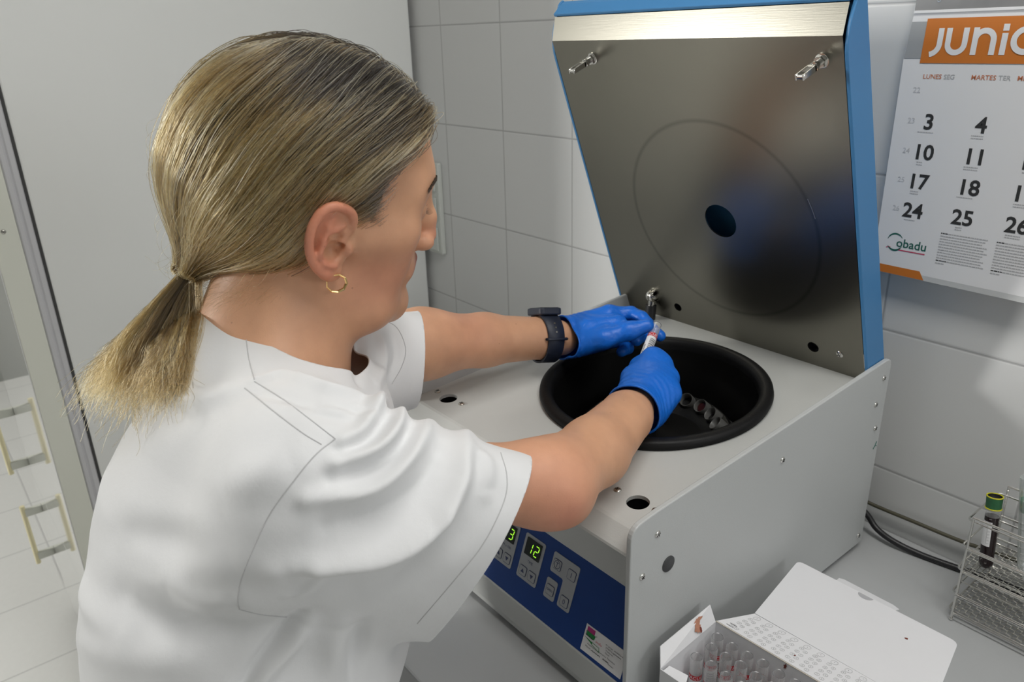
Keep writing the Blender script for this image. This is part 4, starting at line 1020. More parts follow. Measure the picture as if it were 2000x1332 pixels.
def head_sdf(Q):
    S = Q.copy(); S[:, 1] = np.abs(S[:, 1])      # the face is symmetric
    d = ell(S, (-0.012, 0, 0.040), (0.098, 0.074, 0.094))
    d = smin(d, ell(S, (0.031, 0, 0.050), (0.054, 0.058, 0.062)), 0.03)
    d = smin(d, ell(S, (0.037, 0, -0.028), (0.047, 0.049, 0.074)), 0.03)
    d = smin(d, rc(S, (0.000, 0.050, -0.040), (0.034, 0.044, -0.074), 0.020, 0.021), 0.025)   # jaw angle
    d = smin(d, rc(S, (0.034, 0.044, -0.074), (0.066, 0.010, -0.094), 0.020, 0.017), 0.025)
    d = smin(d, ball(S, (0.071, 0, -0.093), 0.0155), 0.02)                                       # chin
    d = smin(d, ell(S, (0.040, 0.035, -0.026), (0.029, 0.025, 0.033)), 0.025)                    # cheek
    d = smin(d, rc(S, (0.055, 0.052, 0.006), (0.020, 0.064, 0.006), 0.014, 0.012), 0.03)         # cheekbone
    d = smin(d, rc(S, (0.0785, 0.012, 0.040), (0.0635, 0.045, 0.042), 0.011, 0.010), 0.022)        # brow
    d = smax(d, -ell(S, (0.092, 0.033, 0.017), (0.016, 0.017, 0.012)), 0.012)                    # eye socket
    d = smin(d, ball(S, (0.0715, 0.032, 0.018), 0.0135), 0.004)                                  # closed lid bulge
    d = smin(d, rc(S, (0.086, 0, 0.028), (0.098, 0, -0.004), 0.0085, 0.0090), 0.014)             # nose
    d = smin(d, rc(S, (0.097, 0, -0.004), (0.1008, 0, -0.0220), 0.0085, 0.0096), 0.008)
    d = smin(d, ell(S, (0.0945, 0.0125, -0.0255), (0.0105, 0.0072, 0.0080)), 0.006)
    d = smax(d, -rc(S, (0.0990, 0.0062, -0.0380), (0.0960, 0.0070, -0.0275), 0.0038, 0.0028), 0.003)
    d = smin(d, ell(S, (0.077, 0, -0.052), (0.013, 0.024, 0.018)), 0.014)                        # mouth mound
    d = smin(d, rc(S, (0.0890, 0.0, -0.0475), (0.0790, 0.022, -0.0530), 0.0058, 0.003), 0.005)
    d = smin(d, rc(S, (0.0870, 0.0, -0.0605), (0.0775, 0.021, -0.0550), 0.0064, 0.003), 0.005)
    # ear
    e = chain(S, HX2, HR2, 0.0015)
    e = smin(e, ell(S, (-0.0075, 0.0815, -0.0195), (0.0095, 0.0042, 0.0085)), 0.006)           # lobe
    e = smin(e, rc(S, (-0.011, 0.0815, 0.028), (-0.010, 0.0815, -0.005), 0.0145, 0.0125)*0.5+np.abs((S[:, 1]-0.0825)-0.25*(-S[:, 0]-0.012))*0.75-0.0018, 0.004)
    e = smin(e, rc(S, (-0.012, 0.066, 0.012), (-0.011, 0.078, 0.012), 0.017, 0.013), 0.006)
    e = smin(e, chain(S, [(-0.0005, 0.0855, 0.0255), (-0.0085, 0.0880, 0.0225), (-0.0165, 0.0900, 0.0145), (-0.0190, 0.0905, 0.0030), (-0.0145, 0.0890, -0.007), (-0.0060, 0.0865, -0.0105)], [0.0018, 0.0022, 0.0026, 0.0027, 0.0026, 0.0030], 0.003), 0.003)
    e = smin(e, chain(S, [(-0.0150, 0.0895, 0.0160), (-0.0140, 0.0890, 0.0260), (-0.0100, 0.0880, 0.0330)], [0.0022, 0.0022, 0.0018], 0.003), 0.003)
    e = smax(e, -ell(S, (-0.0075, 0.0900, 0.0025), (0.0088, 0.0150, 0.0095)), 0.003)            # concha
    e = smax(e, -ell(S, (-0.0060, 0.0910, 0.0150), (0.0085, 0.0110, 0.0050)), 0.003)
    e = smax(e, -rc(S, (-0.0015, 0.0870, 0.0045), (0.0030, 0.0700, 0.0065), 0.0038, 0.0034), 0.002)
    e = smax(e, -rc(S, (-0.0035, 0.0925, 0.0320), (-0.0080, 0.0925, 0.0285), 0.0058, 0.0030), 0.002)    # fossa
    e = smin(e, ell(S, (0.0058, 0.0800, 0.0020), (0.0040, 0.0052, 0.0068)), 0.004)              # tragus
    d = smin(d, e, 0.004)
    return d
def body_sdf(P):
    P = np.asarray(P, np.float32); d = np.full(len(P), 9.0, np.float32)
    hm = np.linalg.norm(P-HC.astype(np.float32), axis=1) < 0.235
    nk = smin(rc(P, hw(-0.020, 0, -0.020), J['neck'], 0.055, 0.054), rc(P, hw(-0.042, 0, -0.050), J['nape'], 0.042, 0.046), 0.03)
    nk = smin(nk, rc(P, hw(0.012, 0, -0.082), J['neck']+HF*0.005, 0.036, 0.038), 0.04)
    tr = smin(rc(P, J['nape'], J['shR'], 0.044, 0.034), rc(P, J['nape'], J['shL'], 0.044, 0.034), 0.03)
    chest = rc(P, pix(530, 860, 0.73), pix(520, 1150, 0.75), 0.075, 0.095)
    d = smin(smin(nk, tr, 0.045), chest, 0.05)
    if hm.any():
        h = head_sdf(toloc(P[hm])); d[hm] = smin(d[hm], h, 0.022)
    for s in ('R', 'L'):
        if s == 'R':
            a = rc(P, J['shR'], J['elR'], 0.030, 0.0355)
            a = smin(a, rc(P, J['elR'], J['foR'], 0.0350, 0.0350), 0.03)
            a = smin(a, rc(P, J['foR'], pix(1224, 813, 0.849), 0.0350, 0.0292), 0.010); a = smin(a, rc(P, pix(1224, 813, 0.849), J['wrR'], 0.0292, 0.0215), 0.004)
            a = smin(a, ball(P, pix(1112, 985, 0.705), 0.011), 0.022)
            w = J['wrR']; hd = pix(1285, 735, 0.90)
        else:
            a = rc(P, J['shL'], J['elL'], 0.034, 0.0385)
            a = smin(a, rc(P, J['elL'], J['foL'], 0.0375, 0.0335), 0.03)
            a = smin(a, rc(P, J['foL'], pix(1060, 660, 1.028), 0.0325, 0.0275), 0.012); a = smin(a, rc(P, pix(1060, 660, 1.028), pix(1096, 660, 1.038), 0.0275, 0.0235), 0.006)
            w = J['wrL']; hd = pix(1165, 648, 1.04)
        a = smin(a, rc(P, w, w+(hd-w)*0.22, 0.017, 0.014), 0.01)
        d = smin(d, a, 0.03)
    return d
SKH = 0.0016
V, F = sdf_mesh(body_sdf, (0.50, -0.98, 1.02), (1.10, -0.20, 1.60), SKH)
V = relax(V, F, 3, 0.4)
skin_me = np_mesh('body', V, F)

def skin_material():
    m, nt, b = new_mat('skin')
    setp(b, Roughness=0.46, Subsurface_Weight=0.12, Subsurface_Radius=(0.012, 0.005, 0.003), Subsurface_Scale=0.35, Specular_IOR_Level=0.4)
    at = nt.nodes.new('ShaderNodeAttribute'); at.attribute_name = 'tone'; at.attribute_type = 'GEOMETRY'
    tc = nt.nodes.new('ShaderNodeTexCoord')
    n = nt.nodes.new('ShaderNodeTexNoise'); n.inputs['Scale'].default_value = 28; n.inputs['Detail'].default_value = 5; nt.links.new(tc.outputs['Object'], n.inputs['Vector'])
    mx = nt.nodes.new('ShaderNodeMix'); mx.data_type = 'RGBA'; mx.blend_type = 'MULTIPLY'; mx.inputs['Factor'].default_value = 1.0
    r = nt.nodes.new('ShaderNodeValToRGB'); r.color_ramp.elements[0].color = (0.88, 0.86, 0.86, 1); r.color_ramp.elements[1].color = (1.05, 1.04, 1.03, 1)
    r.color_ramp.elements[0].position = 0.3; r.color_ramp.elements[1].position = 0.7
    nt.links.new(n.outputs['Fac'], r.inputs[0]); nt.links.new(at.outputs['Color'], mx.inputs['A']); nt.links.new(r.outputs[0], mx.inputs['B'])
    v = nt.nodes.new('ShaderNodeTexVoronoi'); v.inputs['Scale'].default_value = 70; nt.links.new(tc.outputs['Object'], v.inputs['Vector'])
    fr_ = nt.nodes.new('ShaderNodeMapRange'); fr_.inputs[1].default_value = 0.045; fr_.inputs[2].default_value = 0.075; fr_.inputs[3].default_value = 0.35; fr_.inputs[4].default_value = 0.0
    nt.links.new(v.outputs['Distance'], fr_.inputs[0])
    wn = nt.nodes.new('ShaderNodeMath'); wn.operation = 'GREATER_THAN'; wn.inputs[1].default_value = 0.72
    sx = nt.nodes.new('ShaderNodeSeparateColor'); nt.links.new(v.outputs['Color'], sx.inputs[0]); nt.links.new(sx.outputs[0], wn.inputs[0])
    ml = nt.nodes.new('ShaderNodeMath'); ml.operation = 'MULTIPLY'; nt.links.new(fr_.outputs[0], ml.inputs[0]); nt.links.new(wn.outputs[0], ml.inputs[1])
    m2 = nt.nodes.new('ShaderNodeMix'); m2.data_type = 'RGBA'; nt.links.new(ml.outputs[0], m2.inputs['Factor']); nt.links.new(mx.outputs['Result'], m2.inputs['A']); m2.inputs['B'].default_value = (0.16, 0.06, 0.04, 1)
    nt.links.new(m2.outputs['Result'], b.inputs['Base Color'])
    n2 = nt.nodes.new('ShaderNodeTexNoise'); n2.inputs['Scale'].default_value = 900; n2.inputs['Detail'].default_value = 2; nt.links.new(tc.outputs['Object'], n2.inputs['Vector'])
    bp = nt.nodes.new('ShaderNodeBump'); bp.inputs['Strength'].default_value = 0.18; bp.inputs['Distance'].default_value = 0.0006
    nt.links.new(n2.outputs['Fac'], bp.inputs['Height']); nt.links.new(bp.outputs['Normal'], b.inputs['Normal'])
    return m
M['skin'] = skin_material()
# skin tone map: warmer ears, cheeks, nose and elbow; brown lips; scalp dark under the hair
base = np.array(srgb(212, 163, 130)); pink = np.array(srgb(212, 140, 118)); red = np.array(srgb(208, 112, 92)); lip = np.array(srgb(160, 84, 80))
Vl = toloc(V.astype(np.float32)); Va = Vl.copy(); Va[:, 1] = np.abs(Va[:, 1])
def g(c, r): return np.exp(-((Va-np.array(c))**2).sum(1)/(r*r))[:, None]
col = np.tile(base, (len(V), 1))
def mixc(c, w):
    global col
    col = col*(1-w)+np.array(c)*w
mixc(pink, 0.45*g((0.050, 0.048, -0.034), 0.036)); mixc(pink, 0.2*g((0.02, 0.07, -0.03), 0.03)); mixc(pink, 0.7*g((0.104, 0, -0.020), 0.014))
ew = np.clip((Va[:, 1]-0.080)/0.010, 0, 1)*(np.abs(Va[:, 0]+0.012) < 0.026)*(np.abs(Va[:, 2]-0.01) < 0.042); mixc(red, 0.5*ew[:, None])
mixc(lip, np.clip(1.6*g((0.094, 0, -0.0540), 0.011)+1.2*g((0.088, 0.012, -0.0545), 0.008), 0, 0.9)); mixc(np.array(srgb(150, 100, 84)), 0.5*g((0.0740, 0.040, 0.012), 0.006))
def gw(c, r): return np.exp(-((V-np.array(c))**2).sum(1)/(r*r))[:, None]
mixc(pink, 0.5*gw(J['elR']+np.array([0.02, -0.02, 0]), 0.05)); mixc(pink, 0.4*gw(pix(890, 640, 0.96), 0.05)); mixc(pink, 0.5*gw(pix(1110, 1010, 0.67), 0.02))
ca = skin_me.color_attributes.new('tone', 'FLOAT_COLOR', 'POINT'); ca.data.foreach_set('color', np.c_[col, np.ones(len(V))].astype(np.float32).ravel())
body = pobj(skin_me, 'body', 'skin')

# ---------------------------------------------------------------- smock
UPT = np.array([0.0, 0.0, 1.0])
TR_ = np.array([0.93, -0.36, 0.0]); TR_ /= np.linalg.norm(TR_)
SQ = 0.80
TA = (np.eye(3)-(1-SQ)*np.outer(TR_, TR_)).astype(np.float32)      # squash along her left-right axis
def tq(p): return TA@np.asarray(p, np.float32)
HEMN = CR*0.86-CU*0.46+CF*0.14; HEMN /= np.linalg.norm(HEMN); HEMP = pix(930, 1060, 0.69)
HLN = CR*0.98-CU*0.05+CF*0.30; HLN /= np.linalg.norm(HLN); HLP = pix(806, 682, 0.922)
SLV = [((600, 904, 0.580), (1002, 968, 0.683), 0.054, 0.0460), ((560, 985, 0.585), (960, 1040, 0.690), 0.058, 0.036), ((530, 1080, 0.60), (915, 1115, 0.698), 0.050, 0.028), ((525, 1140, 0.62), (872, 1185, 0.705), 0.032, 0.014)]
def smock_sdf(P):
    P = np.asarray(P, np.float32); T = P@TA.T
    C = [(508, 1600, 0.80), (505, 1300, 0.765), (490, 1120, 0.745), (498, 960, 0.730), (520, 850, 0.722)]
    Rr = [0.143, 0.138, 0.131, 0.115, 0.096]
    d = chain(T, [tq(pix(*c)) for c in C], Rr, 0.05)/SQ*0.9
    # shoulders, collar base
    d = smin(d, rc(P, pix(505, 800, 0.70), J['shR']+(J['nape']-J['shR'])*0.12, 0.070, 0.060), 0.05)
    d = smin(d, rc(P, pix(505, 790, 0.72), J['shL'], 0.070, 0.056), 0.05)
    d = smin(d, rc(P, pix(455, 730, 0.705), pix(560, 770, 0.71), 0.068, 0.070), 0.03)
    d = smin(d, rc(P, pix(640, 830, 0.745), pix(640, 1000, 0.79), 0.060, 0.08), 0.04)
    # right sleeve
    s = None
    for a, b, ra, rb in SLV:
        q = rc(P, pix(*a), pix(*b)+HEMN*0.05, ra, rb); s = q if s is None else smin(s, q, 0.035)
    d = smin(d, s, 0.030)
    q = rc(P, J['shL'], pix(806, 678, 0.922)+HLN*0.04, 0.054, 0.047)
    q = smin(q, rc(P, pix(660, 760, 0.82), pix(778, 715, 0.905)+HLN*0.03, 0.045, 0.040), 0.03)
    d = smin(d, q, 0.025)
    return d
V, F = sdf_mesh(smock_sdf, (0.42, -1.10, 0.86), (1.22, -0.46, 1.44), 0.0026)
T = tri(F); V = relax(V, T, 2, 0.5)
# folds: polylines in the photo are cast onto the cloth and raised or sunk there
def cast_all(V, T, lines):
    bv = BVHTree.FromPolygons([tuple(v) for v in V], [tuple(t) for t in T.tolist()])
    out = []
    for L in lines:
        pts = []
        for (a, b), (c, d) in zip(L[:-1], L[1:]):
            n = max(2, int(math.hypot(c-a, d-b)/14))
            for k in range(n): pts.append((a+(c-a)*k/n, b+(d-b)*k/n))
        pts.append(L[-1]); R3 = []
        for u, v in pts:
            q = pray(u, v); q = q/np.linalg.norm(q); h = bv.ray_cast(Vector(CO), Vector(q))
            if h[0] is not None: R3.append(np.array(h[0]))
        out.append(R3)
    return out
def cr2(pts, n=6): return [(p[0], p[1]) for p in bez([(a, b, 0) for a, b in pts], n)]
FOLDS = [  # (polyline, half width m, height m)
    ([(668, 862), (700, 845), (726, 812), (735, 790)], 0.006, 0.0065),
    ([(655, 905), (730, 880), (768, 845), (781, 812)], 0.0065, 0.0070),
    ([(600, 975), (720, 955), (790, 900), (822, 858), (832, 838)], 0.007, 0.0065),
    ([(620, 1100), (740, 1070), (840, 1020), (893, 950), (905, 900), (905, 868)], 0.009, 0.0085),
    ([(540, 1115), (640, 1088), (760, 1055), (850, 1005)], 0.011, 0.0050),
    ([(925, 880), (950, 905), (955, 960)], 0.008, 0.0030),
    ([(700, 1150), (800, 1110), (900, 1040), (960, 960)], 0.018, -0.0030),
    ([(640, 790), (690, 800), (735, 815)], 0.005, -0.0025),
    ([(560, 1165), (600, 1150), (655, 1090)], 0.004, 0.0012),
    ([(640, 1030), (740, 1005), (820, 950), (860, 880)], 0.008, -0.0045),
    ([(645, 935), (720, 915), (775, 880), (800, 830)], 0.006, -0.0040),
    ([(660, 880), (715, 862), (750, 822)], 0.005, -0.0035),
    ([(505, 745), (545, 732), (585, 745), (640, 765), (700, 778), (728, 800)], 0.006, 0.0040),
    ([(505, 765), (560, 770), (620, 800), (690, 820)], 0.007, -0.0030),
    ([(575, 790), (640, 800), (700, 800)], 0.006, 0.0022),
    ([(330, 790), (420, 775), (490, 752)], 0.010, 0.0020),
    ([(440, 950), (520, 925), (580, 905)], 0.016, 0.0035),
    ([(260, 1010), (360, 1030), (450, 1020)], 0.020, 0.0030),
    ([(225, 1040), (300, 1045), (380, 1050)], 0.014, -0.0028),
    ([(330, 1140), (400, 1165), (470, 1170)], 0.012, 0.0030),
    ([(240, 1170), (330, 1215), (430, 1232), (520, 1225), (600, 1205)], 0.014, -0.0045),
    ([(300, 1130), (400, 1110), (470, 1095)], 0.016, 0.0035),
    ([(160, 1150), (190, 1190), (250, 1230)], 0.012, 0.0035),
    ([(585, 1207), (545, 1250), (500, 1300), (460, 1360)], 0.006, -0.0055),
    ([(600, 1215), (570, 1250), (525, 1300), (490, 1360)], 0.009, 0.0055),
    ([(665, 1215), (650, 1260), (640, 1340)], 0.012, 0.0050),
    ([(700, 1220), (695, 1260), (690, 1340)], 0.008, -0.0040),
    ([(160, 1250), (260, 1280), (380, 1290)], 0.018, 0.0040),
    ([(690, 640), (705, 680), (700, 740)], 0.007, -0.0040),
    ([(735, 640), (750, 690), (738, 750)], 0.007, 0.0035),
    ([(768, 640), (778, 690), (765, 730)], 0.006, -0.0025),
]
N0 = vnormals(V, T); disp = np.zeros(len(V))
cast = cast_all(V, T, [cr2(f[0]) for f in FOLDS])
for (ln, w, a), L3 in zip(FOLDS, cast):
    if len(L3) < 3: continue
    over = ln[-1][1] < 870 and ln[0][0] < 920 and a > 0.006
    if over: L3 = L3+[L3[-1]+CU*0.003+CF*0.012, L3[-1]+CF*0.030]
    d, t = seg_dist(V, L3); disp += a*np.exp(-(d/w)**2)*np.sin(np.clip(t, 0.06, 0.5 if over else 0.94)*PI)**0.5*(1-0.62*np.clip((t-0.5)/0.35, 0, 1) if over else 1)
nz = lambda s, ph: np.sin(V[:, 0]*s+ph)*np.sin(V[:, 1]*s*1.3+ph*2)*np.sin(V[:, 2]*s*0.8+ph*3)
disp *= 2.0
disp += 0.0012*nz(38, 0.4)+0.0006*nz(85, 1.7)
V = V+N0*disp[:, None]; V = relax(V, T, 1, 0.5)
# hems and neckline
V, T = clip(V, T, (V-HEMP)@HEMN)
LB = np.where(((V-HLP)@HLN > -0.06) & (np.linalg.norm(V-HLP, axis=1) < 0.13), (V-HLP)@HLN, -1.0)
V, T = clip(V, T, LB)
NB, NS, NF = pix(378, 622, 0.72), pix(500, 662, 0.642), pix(692, 777, 0.70)
NN = np.cross(NS-NB, NF-NB); NN /= np.linalg.norm(NN); NN = NN if NN[2] > 0 else -NN
NC = (NB+NF)/2
NA = pix(528, 700, 0.695)
rad = np.linalg.norm((V-NA)-((V-NA)@NN)[:, None]*NN, axis=1)
V, T = clip(V, T, -smax(-(V-NC)@NN, rad-0.079, 0.010))
V, T = clip(V, T, 0.885-V[:, 2])
def cloth_material(name, c, bumpy=0.35):
    m, nt, b = new_mat(name)
    setp(b, Base_Color=c, Roughness=0.85, Sheen_Weight=0.25, Specular_IOR_Level=0.2)
    tc = nt.nodes.new('ShaderNodeTexCoord')
    n = nt.nodes.new('ShaderNodeTexNoise'); n.inputs['Scale'].default_value = 22; n.inputs['Detail'].default_value = 5; n.inputs['Roughness'].default_value = 0.5; nt.links.new(tc.outputs['Object'], n.inputs['Vector'])
    b1 = nt.nodes.new('ShaderNodeBump'); b1.inputs['Strength'].default_value = bumpy; b1.inputs['Distance'].default_value = 0.003; nt.links.new(n.outputs['Fac'], b1.inputs['Height'])
    n2 = nt.nodes.new('ShaderNodeTexNoise'); n2.inputs['Scale'].default_value = 1400; nt.links.new(tc.outputs['Object'], n2.inputs['Vector'])
    b2 = nt.nodes.new('ShaderNodeBump'); b2.inputs['Strength'].default_value = 0.15; b2.inputs['Distance'].default_value = 0.0004; nt.links.new(n2.outputs['Fac'], b2.inputs['Height'])
    nt.links.new(b1.outputs['Normal'], b2.inputs['Normal']); nt.links.new(b2.outputs['Normal'], b.inputs['Normal'])
    return m
M['cloth'] = cloth_material('white_smock_cloth', (0.76, 0.765, 0.775))
smock = pobj(np_mesh('smock', V, T), 'smock', 'cloth')
sm = smock.modifiers.new('thickness', 'SOLIDIFY'); sm.thickness = 0.0014; sm.offset = -1.0
SV, ST = V, T
SEAMS = [[(480, 655), (486, 700), (497, 742)], [(497, 745), (560, 785), (655, 857)], [(655, 857), (620, 885), (585, 925), (530, 1000), (500, 1060), (475, 1120), (465, 1165), (468, 1190)], [(468, 1190), (510, 1200), (560, 1205)],
         [(478, 758), (530, 800), (590, 845), (628, 868)],
         [(978, 884), (990, 930), (984, 980), (945, 1060), (890, 1130), (815, 1218)], [(742, 622), (775, 640), (792, 680), (785, 715), (765, 750)]]
SN = vnormals(SV, ST); bvs = BVHTree.FromPolygons([tuple(v) for v in SV], [tuple(t) for t in ST.tolist()])
M['seam'] = mat('seam_thread', (0.52, 0.52, 0.53), 0.9)
for L in cast_all(SV, ST, [cr2(s) for s in SEAMS]):
    if len(L) > 3:
        bm = bmesh.new(); tube(bm, L, 0.0005, 6); obj_me = bpy.data.meshes.new('seam'); bm.to_mesh(obj_me); bm.free(); pobj(obj_me, 'seam', 'seam')
# ---------------------------------------------------------------- gloves
def glove_material():
    m, nt, b = new_mat('blue_nitrile')
    setp(b, Base_Color=srgb(24, 108, 212), Roughness=0.38, Specular_IOR_Level=0.4, Subsurface_Weight=0.05, Subsurface_Radius=(0.002, 0.004, 0.01), Subsurface_Scale=0.3)
    tc = nt.nodes.new('ShaderNodeTexCoord')
    n = nt.nodes.new('ShaderNodeTexNoise'); n.inputs['Scale'].default_value = 75; n.inputs['Detail'].default_value = 4; n.inputs['Distortion'].default_value = 1.2; nt.links.new(tc.outputs['Object'], n.inputs['Vector'])
    n3 = nt.nodes.new('ShaderNodeTexNoise'); n3.inputs['Scale'].default_value = 420; n3.inputs['Detail'].default_value = 2; nt.links.new(tc.outputs['Object'], n3.inputs['Vector'])
    b1 = nt.nodes.new('ShaderNodeBump'); b1.inputs['Strength'].default_value = 0.45; b1.inputs['Distance'].default_value = 0.0022; nt.links.new(n.outputs['Fac'], b1.inputs['Height'])
    b2 = nt.nodes.new('ShaderNodeBump'); b2.inputs['Strength'].default_value = 0.15; b2.inputs['Distance'].default_value = 0.0006; nt.links.new(n3.outputs['Fac'], b2.inputs['Height'])
    nt.links.new(b1.outputs['Normal'], b2.inputs['Normal']); nt.links.new(b2.outputs['Normal'], b.inputs['Normal'])
    return m
M['glove'] = glove_material()
def px(*a): return pix(*a)
def hand_sdf(side):
    if side == 'R':
        W = px(1238, 800, 0.862); mc = [(1274, 698, 0.932), (1293, 713, 0.925), (1306, 739, 0.909), (1310, 770, 0.889)]
        rs = [0.0128, 0.0128, 0.0122, 0.0115]
        wr = [(1236, 776, 0.892), (1252, 790, 0.884), (1262, 798, 0.878), (1270, 806, 0.872)]
        fingers = [[mc[0], (1284, 700, 0.962), (1268, 712, 0.972), (1254, 716, 0.962)], [mc[1], (1300, 714, 0.966), (1282, 734, 0.974), (1262, 730, 0.966)],
                   [mc[2], (1308, 742, 0.952), (1286, 758, 0.960), (1268, 752, 0.956)], [mc[3], (1308, 774, 0.928), (1290, 784, 0.938), (1274, 778, 0.938)]]
        thumb = [(1232, 772, 0.888), (1236, 738, 0.915), (1250, 716, 0.942), (1257, 706, 0.950)]
    else:
        W = px(1092, 660, 1.036); mc = [(1190, 613, 1.032), (1192, 627, 1.052), (1186, 648, 1.064), (1174, 670, 1.062)]
        rs = [0.0125, 0.0125, 0.0118, 0.0105]
        wr = [(1118, 642, 1.034), (1116, 652, 1.042), (1114, 662, 1.046), (1112, 674, 1.046)]
        fingers = [[mc[0], (1232, 612, 1.032), (1253, 621, 1.020), (1266, 632, 1.012)], [mc[1], (1240, 624, 1.062), (1272, 643, 1.052), (1289, 656, 1.035)],
                   [mc[2], (1238, 643, 1.074), (1252, 656, 1.050), (1243, 665, 1.030)], [mc[3], (1212, 667, 1.072), (1226, 680, 1.050), (1214, 687, 1.030)]]
        thumb = [(1126, 674, 1.014), (1180, 661, 0.999), (1230, 646, 0.998), (1264, 636, 0.995)]
    fr_ = [0.0098, 0.0088, 0.0082]
    def fn(P):
        P = np.asarray(P, np.float32)
        d = rc(P, W, (px(*wr[1])+px(*wr[2]))/2, 0.0285 if side == 'R' else 0.0262, 0.024)
        for i in range(4): d = smin(d, rc(P, px(*wr[i]), px(*mc[i]), 0.0150, rs[i]), 0.016)
        c = sum(px(*q) for q in mc+wr)/8; d = smin(d, ball(P, c, 0.020), 0.02)
        for i in range(4):
            p = [px(*q) for q in fingers[i]]; k = 0.9 if i == 3 else 1.0
            f = chain(P, p, [0.0105*k, 0.0094*k, 0.0088*k, 0.0078*k], 0.003)
            d = smin(d, f, 0.005)
        p = [px(*q) for q in thumb]
        t = chain(P, p, [0.0165, 0.0128, 0.0112, 0.0088], 0.008); d = smin(d, t, 0.012 if side == 'L' else 0.010)
        if side == 'L': d = smin(d, rc(P, px(1150, 645, 1.020), px(1208, 630, 1.013), 0.017, 0.0105), 0.010)
        return d
    return fn, W
for side in ('R', 'L'):
    fn, W = hand_sdf(side)
    fo = px(1160, 882, 0.775) if side == 'R' else px(945, 664, 0.985)
    fdir = W-fo; fdir /= np.linalg.norm(fdir)
    cw = px(1234, 799, 0.862) if side == 'R' else px(1098, 660, 1.036)
    cn = fdir.copy()
    if side == 'R': cn = fdir+CU*0.10
    cn /= np.linalg.norm(cn)
    # wrist cuff flares slightly over the forearm
    fl = lambda P: smin(fn(P), rc(P, W, cw-fdir*0.03, *((0.0290, 0.0300) if side == 'R' else (0.0262, 0.0282))), 0.008)
    V, F = sdf_mesh(fl, W-0.15, W+0.17, 0.0013)
    T = tri(F); N_ = vnormals(V, T)
    # wrinkles running across the back of the hand near the cuff
    a = (V-cw)@cn; ph = a/0.0052+2.2*np.sin((V@CR)*70)+1.3*np.sin((V@CU)*95)
    V = V+N_*(0.00030*np.sin(ph*2*PI*0.55)*np.exp(-(a-0.02)**2/(0.028**2)))[:, None]
    V, T = clip(V, T, -((V-cw)@cn))
    gm = pobj(np_mesh('glove', V, T), 'glove', 'glove'); gm['label'] = 'blue nitrile glove on the right hand' if side == 'R' else 'blue nitrile glove on the left hand, beyond the watch'
    s_ = gm.modifiers.new('thickness', 'SOLIDIFY'); s_.thickness = 0.0006; s_.offset = -1
    # rolled cuff edge: follow the boundary
    E_ = {}
    for t in T.tolist():
        for i in range(3):
            e = (t[i], t[(i+1) % 3]); k = (min(e), max(e)); E_[k] = E_.get(k, 0)+1
    be = [k for k, c in E_.items() if c == 1]; bp_ = V[np.unique(np.array(be))]; bp_ = bp_[np.abs((bp_-cw)@cn) < 1e-3]
    a1, b1, _ = frame_of(cn); ang = np.arctan2((bp_-cw)@b1, (bp_-cw)@a1); rr = np.hypot((bp_-cw)@a1, (bp_-cw)@b1)
    th = np.linspace(-PI, PI, 73)[:-1]; ra = np.array([rr[np.argsort(np.abs((ang-t+PI) % (2*PI)-PI))[:4]].mean() for t in th])
    ra = np.convolve(np.r_[ra[-3:], ra, ra[:3]], np.ones(5)/5, 'same')[3:-3]
    bm = bmesh.new(); tube(bm, [cw+a1*r*math.cos(t)+b1*r*math.sin(t)+cn*0.0012*math.sin(t*3+1) for t, r in zip(th, ra)], 0.0013, 8, closed=True)
    me = bpy.data.meshes.new('glove_cuff'); bm.to_mesh(me); bm.free()
    for p in me.polygons: p.use_smooth = True
    o = link(me, 'rolled_cuff', 'glove', gm)

# ---------------------------------------------------------------- wrist watch
wa = px(1064, 660, 1.029); wax = J['wrL']-J['foL']; wax /= np.linalg.norm(wax); uu = CU-wax*(CU@wax); uu /= np.linalg.norm(uu); vv = np.cross(wax, uu)
M['navy'] = mat('navy_silicone', srgb(30, 36, 52), 0.5)
def wl_pt(ang, r, w): return wa+wax*w+(uu*math.cos(ang)*1.02+vv*math.sin(ang)*0.98)*r
RW = 0.0300
bm = bmesh.new(); prof = [(-0.0130, 0.0), (-0.0136, 0.0012), (-0.0126, 0.0026), (0.0126, 0.0026), (0.0136, 0.0012), (0.0130, 0.0)]
ringv = [[bm.verts.new(wl_pt(2*PI*i/72, RW+h, w*(1.0-0.12*abs(math.sin(PI*i/72))))) for w, h in prof] for i in range(72)]
for i in range(72):
    p, q = ringv[i], ringv[(i+1) % 72]
    for k in range(6): bm.faces.new([p[k], p[(k+1) % 6], q[(k+1) % 6], q[k]])
me = bpy.data.meshes.new('watch_strap'); bmesh.ops.recalc_face_normals(bm, faces=bm.faces); bm.to_mesh(me); bm.free(); ws = pobj(me, 'watch_strap', 'navy'); smooth_by_angle(ws, 1.0)
def rbox(cx, cyv, cz, X, Y, Z, r, name, m, par, b=0.002):
    pts = roundpoly([(-X, -Y), (X, -Y), (X, Y), (-X, Y)], r, 6); bm = bmesh.new()
    prism(bm, [cx+cyv[0]*p[0]+cyv[1]*p[1]-cyv[2]*Z for p in pts], cyv[2]*2*Z); bmesh.ops.recalc_face_normals(bm, faces=bm.faces)
    me = bpy.data.meshes.new(name); bm.to_mesh(me); bm.free(); o = link(me, name, m, par); bv = o.modifiers.new('bevel', 'BEVEL'); bv.width = b; bv.segments = 3
    return o
rbox(wa+uu*(RW+0.0050), (wax, vv, uu), 0, 0.0165, 0.0195, 0.0048, 0.006, 'watch_case', 'navy', ws)
rbox(wa+uu*(RW+0.0099), (wax, vv, uu), 0, 0.0140, 0.0168, 0.0004, 0.005, 'watch_screen', 'screen', ws, 0.0002)
